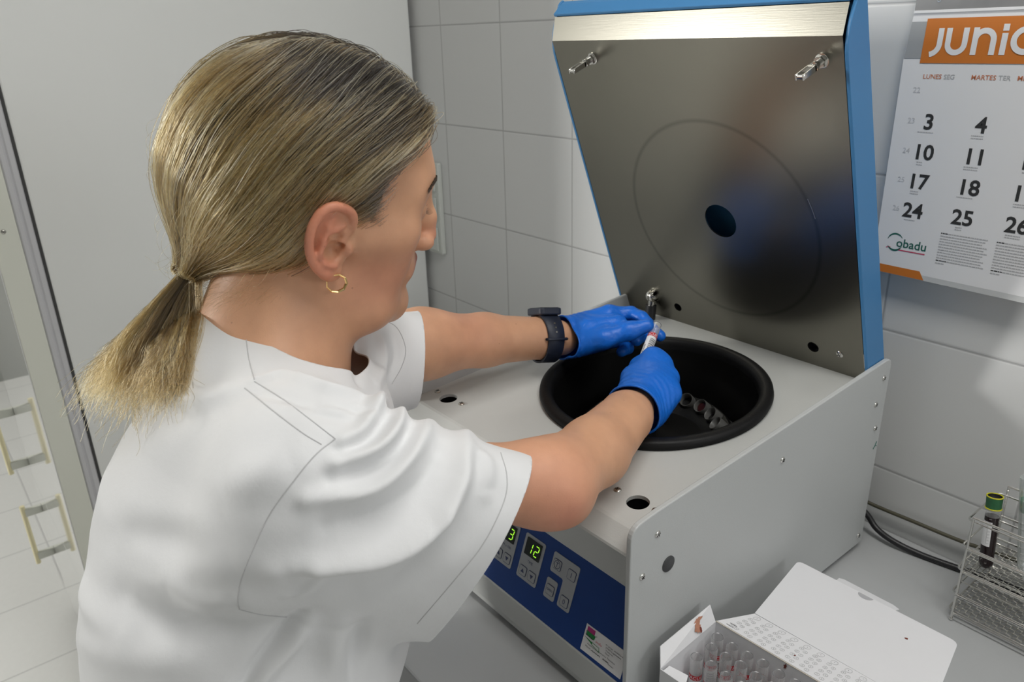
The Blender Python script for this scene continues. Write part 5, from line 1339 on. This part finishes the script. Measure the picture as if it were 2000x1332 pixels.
# strap keeper loop, holes and free end on the camera side
sgn = 1 if (vv@(CO-wa)) > 0 else -1
k0 = sgn*1.62
bm = bmesh.new(); tube(bm, [wl_pt(k0+da, RW+h, w) for da, w, h in ((0, -0.0155, 0.0018), (0, -0.0130, 0.0042), (0, 0.0130, 0.0042), (0, 0.0155, 0.0018), (0, 0.0130, 0.0002), (0, -0.0130, 0.0002))], 0.0019, 8, closed=True)
me = bpy.data.meshes.new('keeper_loop'); bm.to_mesh(me); bm.free(); o = link(me, 'keeper_loop', 'navy', ws); [setattr(p, 'use_smooth', True) for p in o.data.polygons]
for k in range(3):
    bm = bmesh.new(); A = k0-sgn*(0.28+0.19*k); c = wl_pt(A, RW+0.0026, 0); n_ = c-wa; n_ /= np.linalg.norm(n_); lathe(bm, [(0, 0.0002), (0.0013, 0.0002), (0.0013, 0.0)], c, n_, 12)
    me = bpy.data.meshes.new('strap_hole'); bm.to_mesh(me); bm.free(); link(me, 'strap_hole', 'zinc', ws)

# ---------------------------------------------------------------- earring, eye, brow
def local_obj(bm, name, m, parent=None, smooth=True):
    bmesh.ops.recalc_face_normals(bm, faces=bm.faces)
    for v in bm.verts: v.co = Vector(hw(*v.co))
    me = bpy.data.meshes.new(name); bm.to_mesh(me); bm.free(); o = pobj(me, name, m, parent, smooth); return o
def skin_project(pts, off=0.0):
    q = np.array(pts, float); e = 6e-4
    for _ in range(12):
        P_ = np.array([hw(*c) for c in q], np.float32); d_ = body_sdf(P_)
        g_ = np.stack([body_sdf((P_+np.eye(3)[k]*e).astype(np.float32))-body_sdf((P_-np.eye(3)[k]*e).astype(np.float32)) for k in range(3)], 1); g_ /= np.linalg.norm(g_, axis=1)[:, None]+1e-9
        gl = g_@HM.T.astype(float); q = q-gl*((d_-off)*0.8)[:, None]
    return q
M['gold'] = mat('gold', (0.95, 0.68, 0.30), 0.2, 1.0)
for sgn_ in (1, -1):
    bm = bmesh.new(); P_ = []
    for i in range(9):
        t = math.radians(118-i*39.0); P_.append((-0.0030+0.0084*math.cos(t), sgn_*(0.0850+0.0015), -0.0268+0.0084*math.sin(t)))
    tube(bm, P_, [0.0006, 0.0009, 0.0012, 0.0013, 0.0013, 0.0012, 0.0009, 0.0007, 0.0005], 6)
    local_obj(bm, 'earring', 'gold', smooth=False)
M['eyewhite'] = mat('eye_white', (0.75, 0.72, 0.68), 0.15); M['lash'] = mat('lash', (0.02, 0.016, 0.014), 0.6); M['brow'] = mat('brow_hair', (0.045, 0.032, 0.022), 0.7)
for sgn_ in (1, -1):
    bm = bmesh.new(); bmesh.ops.create_uvsphere(bm, u_segments=24, v_segments=16, radius=0.0118)
    for v in bm.verts: v.co += Vector((0.0712, sgn_*0.032, 0.0175))
    local_obj(bm, 'eye', 'eyewhite')
    lr = skin_project([(0.090-0.014*(i/15)**1.5, sgn_*(0.022+0.022*i/15), 0.0145) for i in range(16)])
    bm = bmesh.new()
    for i, a in enumerate(lr[:9]):
        t = i/15; tube(bm, [a, a+np.array([0.0035, sgn_*0.0015*t, -0.0008]), a+np.array([0.0065, sgn_*0.003*t, 0.0016])], [0.00022, 0.00016, 0.00006], 4)
    local_obj(bm, 'eyelashes', 'lash')
    tb = [random.random() for i in range(240)]
    br_ = skin_project([(0.100-0.022*t**1.6, sgn_*(0.012+0.040*t), 0.0400+0.0060*math.sin(PI*t*0.8)+random.uniform(-0.0030, 0.0030)*(1-0.55*t)) for t in tb])
    bm = bmesh.new()
    for t, a in zip(tb, br_):
        n_ = np.array([0.0012*(1-0.5*t), sgn_*0.0010*(0.3+t), 0.0])
        tube(bm, [a-n_*0.5, a+n_+np.array([-0.001, sgn_*0.0028, 0.0012]), a+n_*0.5+np.array([-0.0030, sgn_*0.0060, 0.0008])], [0.00017, 0.00015, 0.00006], 4)
    local_obj(bm, 'eyebrow', 'brow')

# ---------------------------------------------------------------- hair
TIE = np.array([-0.1105, 0.0, -0.0590])
def hair_sdf(q):
    d = ell(q, (-0.016, 0, 0.044), (0.1135, 0.087, 0.104))
    d = smin(d, rc(q, (-0.066, 0, 0.010), TIE, 0.060, 0.0095), 0.030)
    w_ = ((q[:, 0]+0.010)/0.030)**2+((np.abs(q[:, 1])-0.083)/0.030)**2+((q[:, 2]-0.012)/0.036)**2
    return d+0.0145*np.exp(-w_)
def hgrad(q):
    e = 1e-4; g_ = np.stack([(hair_sdf(q+np.eye(3)[k]*e)-hair_sdf(q-np.eye(3)[k]*e)) for k in range(3)], 1); return g_/(np.linalg.norm(g_, axis=1)[:, None]+1e-12)
HL = np.array([(0.110, 0.120), (0.084, 0.097), (0.057, 0.087), (0.042, 0.070), (0.036, 0.042), (0.031, 0.022), (0.022, 0.013), (0.013, 0.018), (0.007, 0.036), (-0.004, 0.046), (-0.018, 0.044), (-0.0285, 0.028), (-0.031, 0.006), (-0.034, -0.012), (-0.040, -0.030), (-0.050, -0.050), (-0.066, -0.066), (-0.090, -0.080), (-0.20, -0.10), (-0.20, 0.30), (0.20, 0.30)])
def poly_sd(p, poly):
    d = np.full(len(p), 1e9); ins = np.zeros(len(p), bool); n = len(poly)
    for i in range(n):
        a, b = poly[i], poly[(i+1) % n]; ab = b-a; t = np.clip((p-a)@ab/(ab@ab), 0, 1); d = np.minimum(d, np.linalg.norm(p-a-t[:, None]*ab, axis=1))
        if a[1] != b[1]:
            ins ^= ((a[1] > p[:, 1]) != (b[1] > p[:, 1])) & (p[:, 0] < (b[0]-a[0])*(p[:, 1]-a[1])/(b[1]-a[1])+a[0])
    return np.where(ins, -d, d)
V, F = sdf_mesh(lambda q: hair_sdf(q)+0.0045, (-0.16, -0.12, -0.11), (0.13, 0.12, 0.17), 0.003)
T = tri(F); T = T[:, ::-1] if False else T
V, T = clip(V, T, poly_sd(V[:, [0, 2]], HL)+0.007)
def hair_shader(name, attr=True):
    m = bpy.data.materials.new(name); m.use_nodes = True; nt = m.node_tree; nt.nodes.clear()
    out = nt.nodes.new('ShaderNodeOutputMaterial'); h = nt.nodes.new('ShaderNodeBsdfHairPrincipled'); h.parametrization = 'COLOR'
    h.inputs['Roughness'].default_value = 0.34; h.inputs['Radial Roughness'].default_value = 0.45; h.inputs['Random Roughness'].default_value = 0.2; h.inputs['Coat'].default_value = 0.0
    at = nt.nodes.new('ShaderNodeAttribute'); at.attribute_name = 'tint'; nt.links.new(at.outputs['Color'], h.inputs['Color']); nt.links.new(h.outputs[0], out.inputs[0]); return m
M['hairshade'] = hair_shader('blond_hair')
cap = pobj(np_mesh('hair_cap', np.array([hw(*v) for v in V]), T), 'hair', mat('hair_underlayer', srgb(92, 74, 46), 0.75, var=0.35, vscale=90, bump=0.6, bscale=300)); cap['label'] = 'blond hair with dark roots tied back low'
cs = cap.modifiers.new('thickness', 'SOLIDIFY'); cs.thickness = 0.002; cs.offset = -1
def strands(name, pts, cols, rad, parent):
    """pts (N,K,3) world, cols (N,K,3) linear, rad (N,K)"""
    n, k = pts.shape[:2]; d = bpy.data.hair_curves.new(name); d.add_curves([k]*n)
    d.points.foreach_set('position', pts.astype(np.float32).ravel()); d.points.foreach_set('radius', rad.astype(np.float32).ravel())
    a = d.attributes.new('tint', 'FLOAT_COLOR', 'POINT'); a.data.foreach_set('color', np.concatenate([cols, np.ones((n, k, 1))], 2).astype(np.float32).ravel())
    d.materials.append(M['hairshade']); o = bpy.data.objects.new(name, d); COL.objects.link(o); o.parent = parent; return o
DARK, MID, BLOND, PALE, GREY = (np.array(srgb(*c)) for c in ((22, 17, 12), (114, 89, 51), (186, 152, 92), (230, 204, 146), (92, 90, 84)))
def noise1(q, s, ph):     # smooth pseudo-noise in space
    return (np.sin(q[:, 0]*s+ph)+np.sin(q[:, 1]*s*1.31+ph*1.7+1)+np.sin(q[:, 2]*s*0.83+ph*2.3+2)+np.sin((q[:, 0]+q[:, 2])*s*1.7+ph*3.1))/4
def paths(root, nst=46, step=0.0062):
    q = root.copy(); out = [q.copy()]
    for _ in range(nst-1):
        to = TIE-q; dist = np.linalg.norm(to, axis=1)[:, None]; to = to/dist
        a = np.clip((dist-0.15)/0.12, 0, 1)*0.22
        dr = to*(1-a)+np.array([-0.95, 0, 0.22])*a
        a3 = (0.62*np.clip((q[:, 2]-0.070)/0.07, 0, 1)*np.clip((q[:, 0]+0.075)/0.07, 0, 1))[:, None]; sg = np.where(q[:, 1] >= 0, 1.0, -1.0)
        dr = dr*(1-a3)+np.stack([-0.40+0*sg, sg, 0*sg], 1)*a3
        n = hgrad(q); dr = dr-n*(dr*n).sum(1)[:, None]; dr /= np.linalg.norm(dr, axis=1)[:, None]+1e-9
        q = q+dr*np.minimum(step, dist*0.35); n = hgrad(q); q = q-n*hair_sdf(q)[:, None]
        out.append(q.copy())
    return np.stack(out, 1)
NS_ = 15000
r_ = rng.normal(size=(NS_*4, 3)); r_ /= np.linalg.norm(r_, axis=1)[:, None]
q = np.array([-0.012, 0, 0.044])+r_*np.array([0.117, 0.087, 0.104])
for _ in range(4): q = q-hgrad(q)*hair_sdf(q)[:, None]
ok = (poly_sd(q[:, [0, 2]], HL) < 0.0035*rng.normal(size=len(q))) & (np.linalg.norm(q-TIE, axis=1) > 0.035); q = q[ok]
edge = poly_sd(q[:, [0, 2]], HL)
wgt = 1.0+1.5*np.exp(-(edge/0.012)**2)+(q[:, 1] > 0)*1.2
q = q[rng.random(len(q)) < wgt/wgt.max()][:NS_]
Pth = paths(q)
K = Pth.shape[1]; n = len(q)
arc_ = np.concatenate([np.zeros((n, 1)), np.cumsum(np.linalg.norm(np.diff(Pth, axis=1), axis=2), axis=1)], 1)
tn = arc_/arc_[:, -1:]
hh = rng.random(n)**1.6*0.0055
PHI = lambda p: np.arctan2(p[..., 1], (p[..., 2]-TIE[2])*0.80-(p[..., 0]-TIE[0])*0.60+1e-6)
phi = PHI(q)
streak = lambda f, g_=0.0: 0.42*np.sin(f*11+0.8+g_)+0.50*np.sin(f*23+2.1*np.sin(f*5)+g_*2)+0.42*np.sin(f*51+1.3*np.sin(f*9+1))+0.32*np.sin(f*113+2*np.sin(f*17))
lock = streak(phi, q[:, 0]*9)+0.35*noise1(q, 260, 1.9)
fl = Pth.reshape(-1, 3); Nn = hgrad(fl).reshape(n, K, 3)
# hair volume: lifted locks, fuller above the forehead, pulled tight near the tie
front = np.exp(-((q[:, 0]-0.085)/0.035)**2)*np.exp(-((q[:, 2]-0.095)/0.05)**2)
dT = np.linalg.norm(Pth-TIE, axis=2); tight = np.clip(dT/0.09, 0, 1)
lift = (hh[:, None]+0.0026*lock[:, None]-0.0022)*tight*np.clip(tn/0.06, 0.15, 1)+front[:, None]*0.010*np.exp(-((tn-0.12)/0.10)**2)
side = np.cross(Nn, np.gradient(Pth, axis=1)); side /= np.linalg.norm(side, axis=2)[:, :, None]+1e-9
wob = 0.0034*np.sin(tn*6+lock[:, None]*9)+0.0007*np.sin(tn*23+rng.random(n)[:, None]*6.3)
Q3 = Pth+Nn*lift[:, :, None]+side*(wob*tight)[:, :, None]
stray = rng.random(n) < 0.07
Q3 += (Nn*(stray[:, None]*0.008*np.sin(tn*PI)*rng.random(n)[:, None])[:, :, None])
def to_world(Q): return HC+Q[..., 0:1]*HF+Q[..., 1:2]*HR+Q[..., 2:3]*HU
lk = 0.95*streak(phi, q[:, 0]*6+0.5)+0.25*noise1(q, 300, 0.7)+rng.normal(size=n)*0.30
grow = np.clip(arc_/0.075, 0, 1)
darkz = np.exp(-((Pth[..., 0]-0.020)/0.070)**2-((Pth[..., 2]-0.152)/0.056)**2)
darkz = np.clip(darkz*1.35, 0, 1)
under = np.exp(-((Pth[..., 0]-0.0)/0.05)**2-((Pth[..., 2]+0.03)/0.03)**2)
w = np.clip(0.41+0.47*lk[:, None]+0.10*(grow-0.5)-0.85*darkz-0.30*under, 0, 1)
C_ = DARK*(1-np.clip(w*2, 0, 1))[..., None]+MID*np.clip(w*2, 0, 1)[..., None]
h2 = np.clip((w-0.5)*2, 0, 1)[..., None]; C_ = C_*(1-h2)+BLOND*h2
pale = (np.clip(lk-0.75, 0, 1)[:, None]*1.5*(1-0.5*darkz))[..., None]; C_ = C_*(1-np.clip(pale, 0, 0.85))+PALE*np.clip(pale, 0, 0.85)
gz = np.exp(-((Pth[..., 0]-0.042)/0.026)**2-((Pth[..., 2]-0.040)/0.034)**2); gv = (0.35+1.1*rng.random(n)**2)[:, None, None]
gm_ = np.clip(gz*1.25, 0, 0.92)[..., None]; C_ = C_*(1-gm_)+GREY*gv*gm_
rad = np.full((n, K), 0.00021)*np.clip(tn*20+0.4, 0, 1)
hs = strands('hair_strands', to_world(Q3), C_, rad, cap); hs['kind'] = 'stuff'
hs.parent = None; hs.parent = cap
# ponytail
nt_ = 4600; a = rng.uniform(-1, 1, nt_); b_ = rng.uniform(-1, 1, nt_); ncl = 70
ca_, cb_ = rng.uniform(-1, 1, ncl), rng.uniform(-1, 1, ncl); cl_len = rng.uniform(0.82, 1.12, ncl)
ci = np.argmin((a[:, None]-ca_)**2+(b_[:, None]-cb_)**2, axis=1); pull = rng.uniform(0.45, 0.95, nt_)
a2 = a*(1-pull)+ca_[ci]*pull; b2 = b_*(1-pull)+cb_[ci]*pull
ln = cl_len[ci]*rng.uniform(0.62, 1.04, nt_)**0.8
tt_ = np.linspace(0, 1, 26)
D0 = 0.6813
_uu, _vv = np.meshgrid(np.arange(120, 481, 20), np.arange(480, 861, 20), indexing='ij'); _dg = np.full(_uu.shape, 9.0)
for i_ in range(_uu.shape[0]):
    for j_ in range(_uu.shape[1]):
        r0_ = pray(_uu[i_, j_], _vv[i_, j_]); h_ = bvs.ray_cast(Vector(CO), Vector(r0_/np.linalg.norm(r0_)))
        if h_[0] is not None: _dg[i_, j_] = (np.array(h_[0])-CO)@CF
_dg = np.minimum(_dg, 0.74)
for _ in range(9):
    p_ = np.pad(_dg, 1, mode='edge'); _dg = np.minimum(_dg, (p_[:-2, 1:-1]+p_[2:, 1:-1]+p_[1:-1, :-2]+p_[1:-1, 2:]+_dg*2)/6)
def cloth_depth(u, v):
    x = np.clip((u-120)/20, 0, _uu.shape[0]-1.001); y = np.clip((v-480)/20, 0, _uu.shape[1]-1.001); i0 = x.astype(int); j0 = y.astype(int); fx = x-i0; fy = y-j0
    return (_dg[i0, j0]*(1-fx)*(1-fy)+_dg[i0+1, j0]*fx*(1-fy)+_dg[i0, j0+1]*(1-fx)*fy+_dg[i0+1, j0+1]*fx*fy)-0.002
def tailpt(a, b, t):
    # a: across (left to right in the tail), b: depth
    u0 = 376+a*14; v0 = 527+a*9; u1 = 326+a*36+10*np.abs(a); v1 = 606+a*20; u2 = 282+a*76; v2 = 690+a*14; u3 = 250+a*100; v3 = 792-14*a**2
    u = (1-t)**3*u0+3*t*(1-t)**2*u1+3*t*t*(1-t)*u2+t**3*u3; v = (1-t)**3*v0+3*t*(1-t)**2*v1+3*t*t*(1-t)*v2+t**3*v3
    d = D0+b*(0.004+0.022*t)-0.012*t
    d = np.minimum(d, cloth_depth(u, v)-0.004-0.007*(b+1)*np.clip(t, 0, 1))
    return (CO+(CF+CR*((u-1000)/FPX)[..., None]-CU*((v-666)/FPX)[..., None])*d[..., None])
A2 = np.where(True, a[:, None]+(a2-a)[:, None]*tt_**0.7, 0); B2 = b_[:, None]+(b2-b_)[:, None]*tt_**0.7
T2 = tt_[None, :]*ln[:, None]
PT = tailpt(A2, B2, T2)
fz = rng.normal(size=(nt_, 3)); ph1 = rng.random((nt_, 3))*6.3
PT += (0.0030*T2[..., None]**1.5)*np.sin(T2[..., None]*21+ph1[:, None, :])+(fz[:, None, :]*0.0085)*(T2[..., None]**3)
lk = 0.9*np.sin(ca_[ci]*19+cb_[ci]*7)+rng.normal(size=nt_)*0.35
w = np.clip(0.44+0.34*lk, 0, 1)[:, None]+0.14*T2-0.25*np.clip((a-0.55)*3, 0, 1)[:, None]
w = np.clip(w, 0, 1)
C_ = DARK*(1-np.clip(w*2, 0, 1))[..., None]+MID*np.clip(w*2, 0, 1)[..., None]; h2 = np.clip((w-0.5)*2, 0, 1)[..., None]; C_ = C_*(1-h2)+BLOND*h2
pale = (np.clip(lk-0.8, 0, 1)[:, None]*0.6+0.0*T2)[..., None]; C_ = C_*(1-np.clip(pale, 0, 0.5))+PALE*np.clip(pale, 0, 0.5)
tl = strands('ponytail', PT, C_*0.82, np.full((nt_, 26), 0.00022)*(1-0.5*tt_)[None, :], woman); tl['kind'] = 'stuff'
tl['label'] = 'blond ponytail with frayed ends'
tl.matrix_parent_inverse = Matrix.Translation(-Vector(WOFF)); 
# loose lock beside the tail and stray hairs
nl = 80; ss = np.linspace(0, 1, 26); jit = rng.normal(size=(nl, 2))
u = 384+6*np.sin(ss*PI*1.1)-26*ss**2+jit[:, :1]*(5+5*ss*(1-ss))+6*np.sin(ss*7+jit[:, 1:2]*2)*ss-30*ss**2*(jit[:, 1:2] > 1.1); v = 538+ss*218*(0.75+0.28*rng.random((nl, 1)))+3*np.sin(ss*9+jit[:, 1:2])
dd = D0-0.006-0.022*ss+jit[:, 1:2]*0.002
dd = np.minimum(dd, cloth_depth(u, v)-0.003-0.001*np.abs(jit[:, :1]))
PL = CO+(CF+CR*((u-1000)/FPX)[..., None]-CU*((v-666)/FPX)[..., None])*dd[..., None]
C_ = np.tile(DARK*0.6+MID*0.6, (nl, 26, 1))*(0.8+0.5*rng.random((nl, 1, 1)))
lo = strands('loose_lock', PL, C_, np.full((nl, 26), 0.00014), woman); lo['kind'] = 'stuff'; lo.matrix_parent_inverse = Matrix.Translation(-Vector(WOFF))
nf = 150; root = Q3[rng.integers(0, n, nf), rng.integers(2, 30, nf)]; nr = hgrad(root); tg = TIE-root; tg /= np.linalg.norm(tg, axis=1)[:, None]
k_ = np.linspace(0, 1, 16)[None, :, None]; L_ = rng.uniform(0.02, 0.06, (nf, 1, 1))
FP = root[:, None, :]+tg[:, None, :]*L_*k_*0.9+nr[:, None, :]*(L_*0.45*np.sin(k_*2.6))+rng.normal(size=(nf, 1, 3))*0.010*k_**2
fy = strands('flyaway_hairs', to_world(FP), np.tile(MID, (nf, 16, 1)), np.full((nf, 16), 0.00008), cap); fy['kind'] = 'stuff'
# short fine hairs along the nape and in front of the ear
nn_ = 300; side_ = rng.random(nn_) < 1.1
f0 = np.where(side_, rng.uniform(-0.085, -0.040, nn_), rng.uniform(0.010, 0.034, nn_)); u0 = np.where(side_, -0.055-(f0+0.04)*-0.3+rng.uniform(-0.010, 0.008, nn_), 0.016+rng.uniform(-0.004, 0.008, nn_)); s0 = np.where(side_, rng.uniform(0.0, 0.055, nn_), 0.090)
rt = np.stack([f0, s0, u0], 1)
for _ in range(25):
    P_ = to_world(rt).astype(np.float32); dd_ = body_sdf(P_); e = 6e-4
    gr = np.stack([body_sdf((P_+np.eye(3)[k]*e).astype(np.float32))-body_sdf((P_-np.eye(3)[k]*e).astype(np.float32)) for k in range(3)], 1); gr /= np.linalg.norm(gr, axis=1)[:, None]+1e-9
    rt = rt-(gr@HM.T.astype(float))*np.clip(dd_, -0.01, 0.01)[:, None]*0.8
nl_ = gr@HM.T.astype(float)
Ls = np.where(side_, rng.uniform(0.010, 0.024, nn_), rng.uniform(0.008, 0.022, nn_))[:, None, None]
dr_ = np.where(side_[:, None], np.array([-0.7, 0.1, -0.5]), np.array([-0.1, 0.0, -1.0]))+rng.normal(size=(nn_, 3))*0.22
k_ = np.linspace(0, 1, 10)[None, :, None]
SP = rt[:, None, :]+dr_[:, None, :]*Ls*k_+nl_[:, None, :]*(0.001+0.0035*np.sin(k_*2.5)*Ls/0.02)
sh = strands('short_hairs', to_world(SP), np.tile(MID*0.7, (nn_, 10, 1)), np.full((nn_, 10), 0.00004), cap); sh['kind'] = 'stuff'
# elastic band
bm = bmesh.new(); tdir = tailpt(np.zeros(1), np.zeros(1), np.array([0.12]))[0]-to_world(TIE); tdir /= np.linalg.norm(tdir); a1, b1, _ = frame_of(tdir)
c0 = to_world(TIE)+tdir*0.004
tube(bm, [c0+a1*0.0108*math.cos(t)+b1*0.0108*math.sin(t) for t in np.linspace(0, 2*PI, 33)[:-1]], 0.0007, 6, closed=True)
me = bpy.data.meshes.new('hair_band'); bm.to_mesh(me); bm.free(); pobj(me, 'hair_band', mat('cream_elastic', srgb(205, 190, 150), 0.6))

# ---------------------------------------------------------------- trousers and shoes (below the picture)
HP = pix(508, 1560, 0.80); HX, HY = HP[0], HP[1]
def leg_sdf(P):
    P = np.asarray(P, np.float32); d = None
    for s in (-1, 1):
        o = TR_*0.095*s; q = chain(P, [np.array([HX, HY, 0.86])+o*0.8, np.array([HX-0.02, HY+0.0, 0.48])+o, np.array([HX-0.01, HY-0.02, 0.07])+o], [0.095, 0.072, 0.052]); d = q if d is None else smin(d, q, 0.03)
    return smin(d, rc(P, np.array([HX, HY, 0.94])-TR_*0.05, np.array([HX, HY, 0.94])+TR_*0.05, 0.115, 0.115), 0.05)
V, F = sdf_mesh(leg_sdf, (HX-0.3, HY-0.3, 0.0), (HX+0.3, HY+0.3, 1.05), 0.009)
T = tri(F); V, T = clip(V, T, 0.05-V[:, 2]); pobj(np_mesh('trousers', relax(V, T, 1), T), 'trousers', 'cloth')
FT = np.array([0.36, 0.93, 0.0]); FT /= np.linalg.norm(FT)
for s in (-1, 1):
    c = np.array([HX-0.01, HY-0.02, 0])+TR_*0.095*s
    fn = lambda P: smax(smin(rc(np.asarray(P, np.float32), c-FT*0.03+[0, 0, 0.045], c+FT*0.14+[0, 0, 0.025], 0.042, 0.036), rc(np.asarray(P, np.float32), c-FT*0.02+[0, 0, 0.05], c-FT*0.01+[0, 0, 0.09], 0.04, 0.036), 0.03), -(np.asarray(P)[:, 2]-0.001), 0.004)
    V, F = sdf_mesh(fn, c-[0.12, 0.12, 0.012], c+[0.16, 0.24, 0.14], 0.006); pobj(np_mesh('shoe', V, F), 'shoe', 'white')
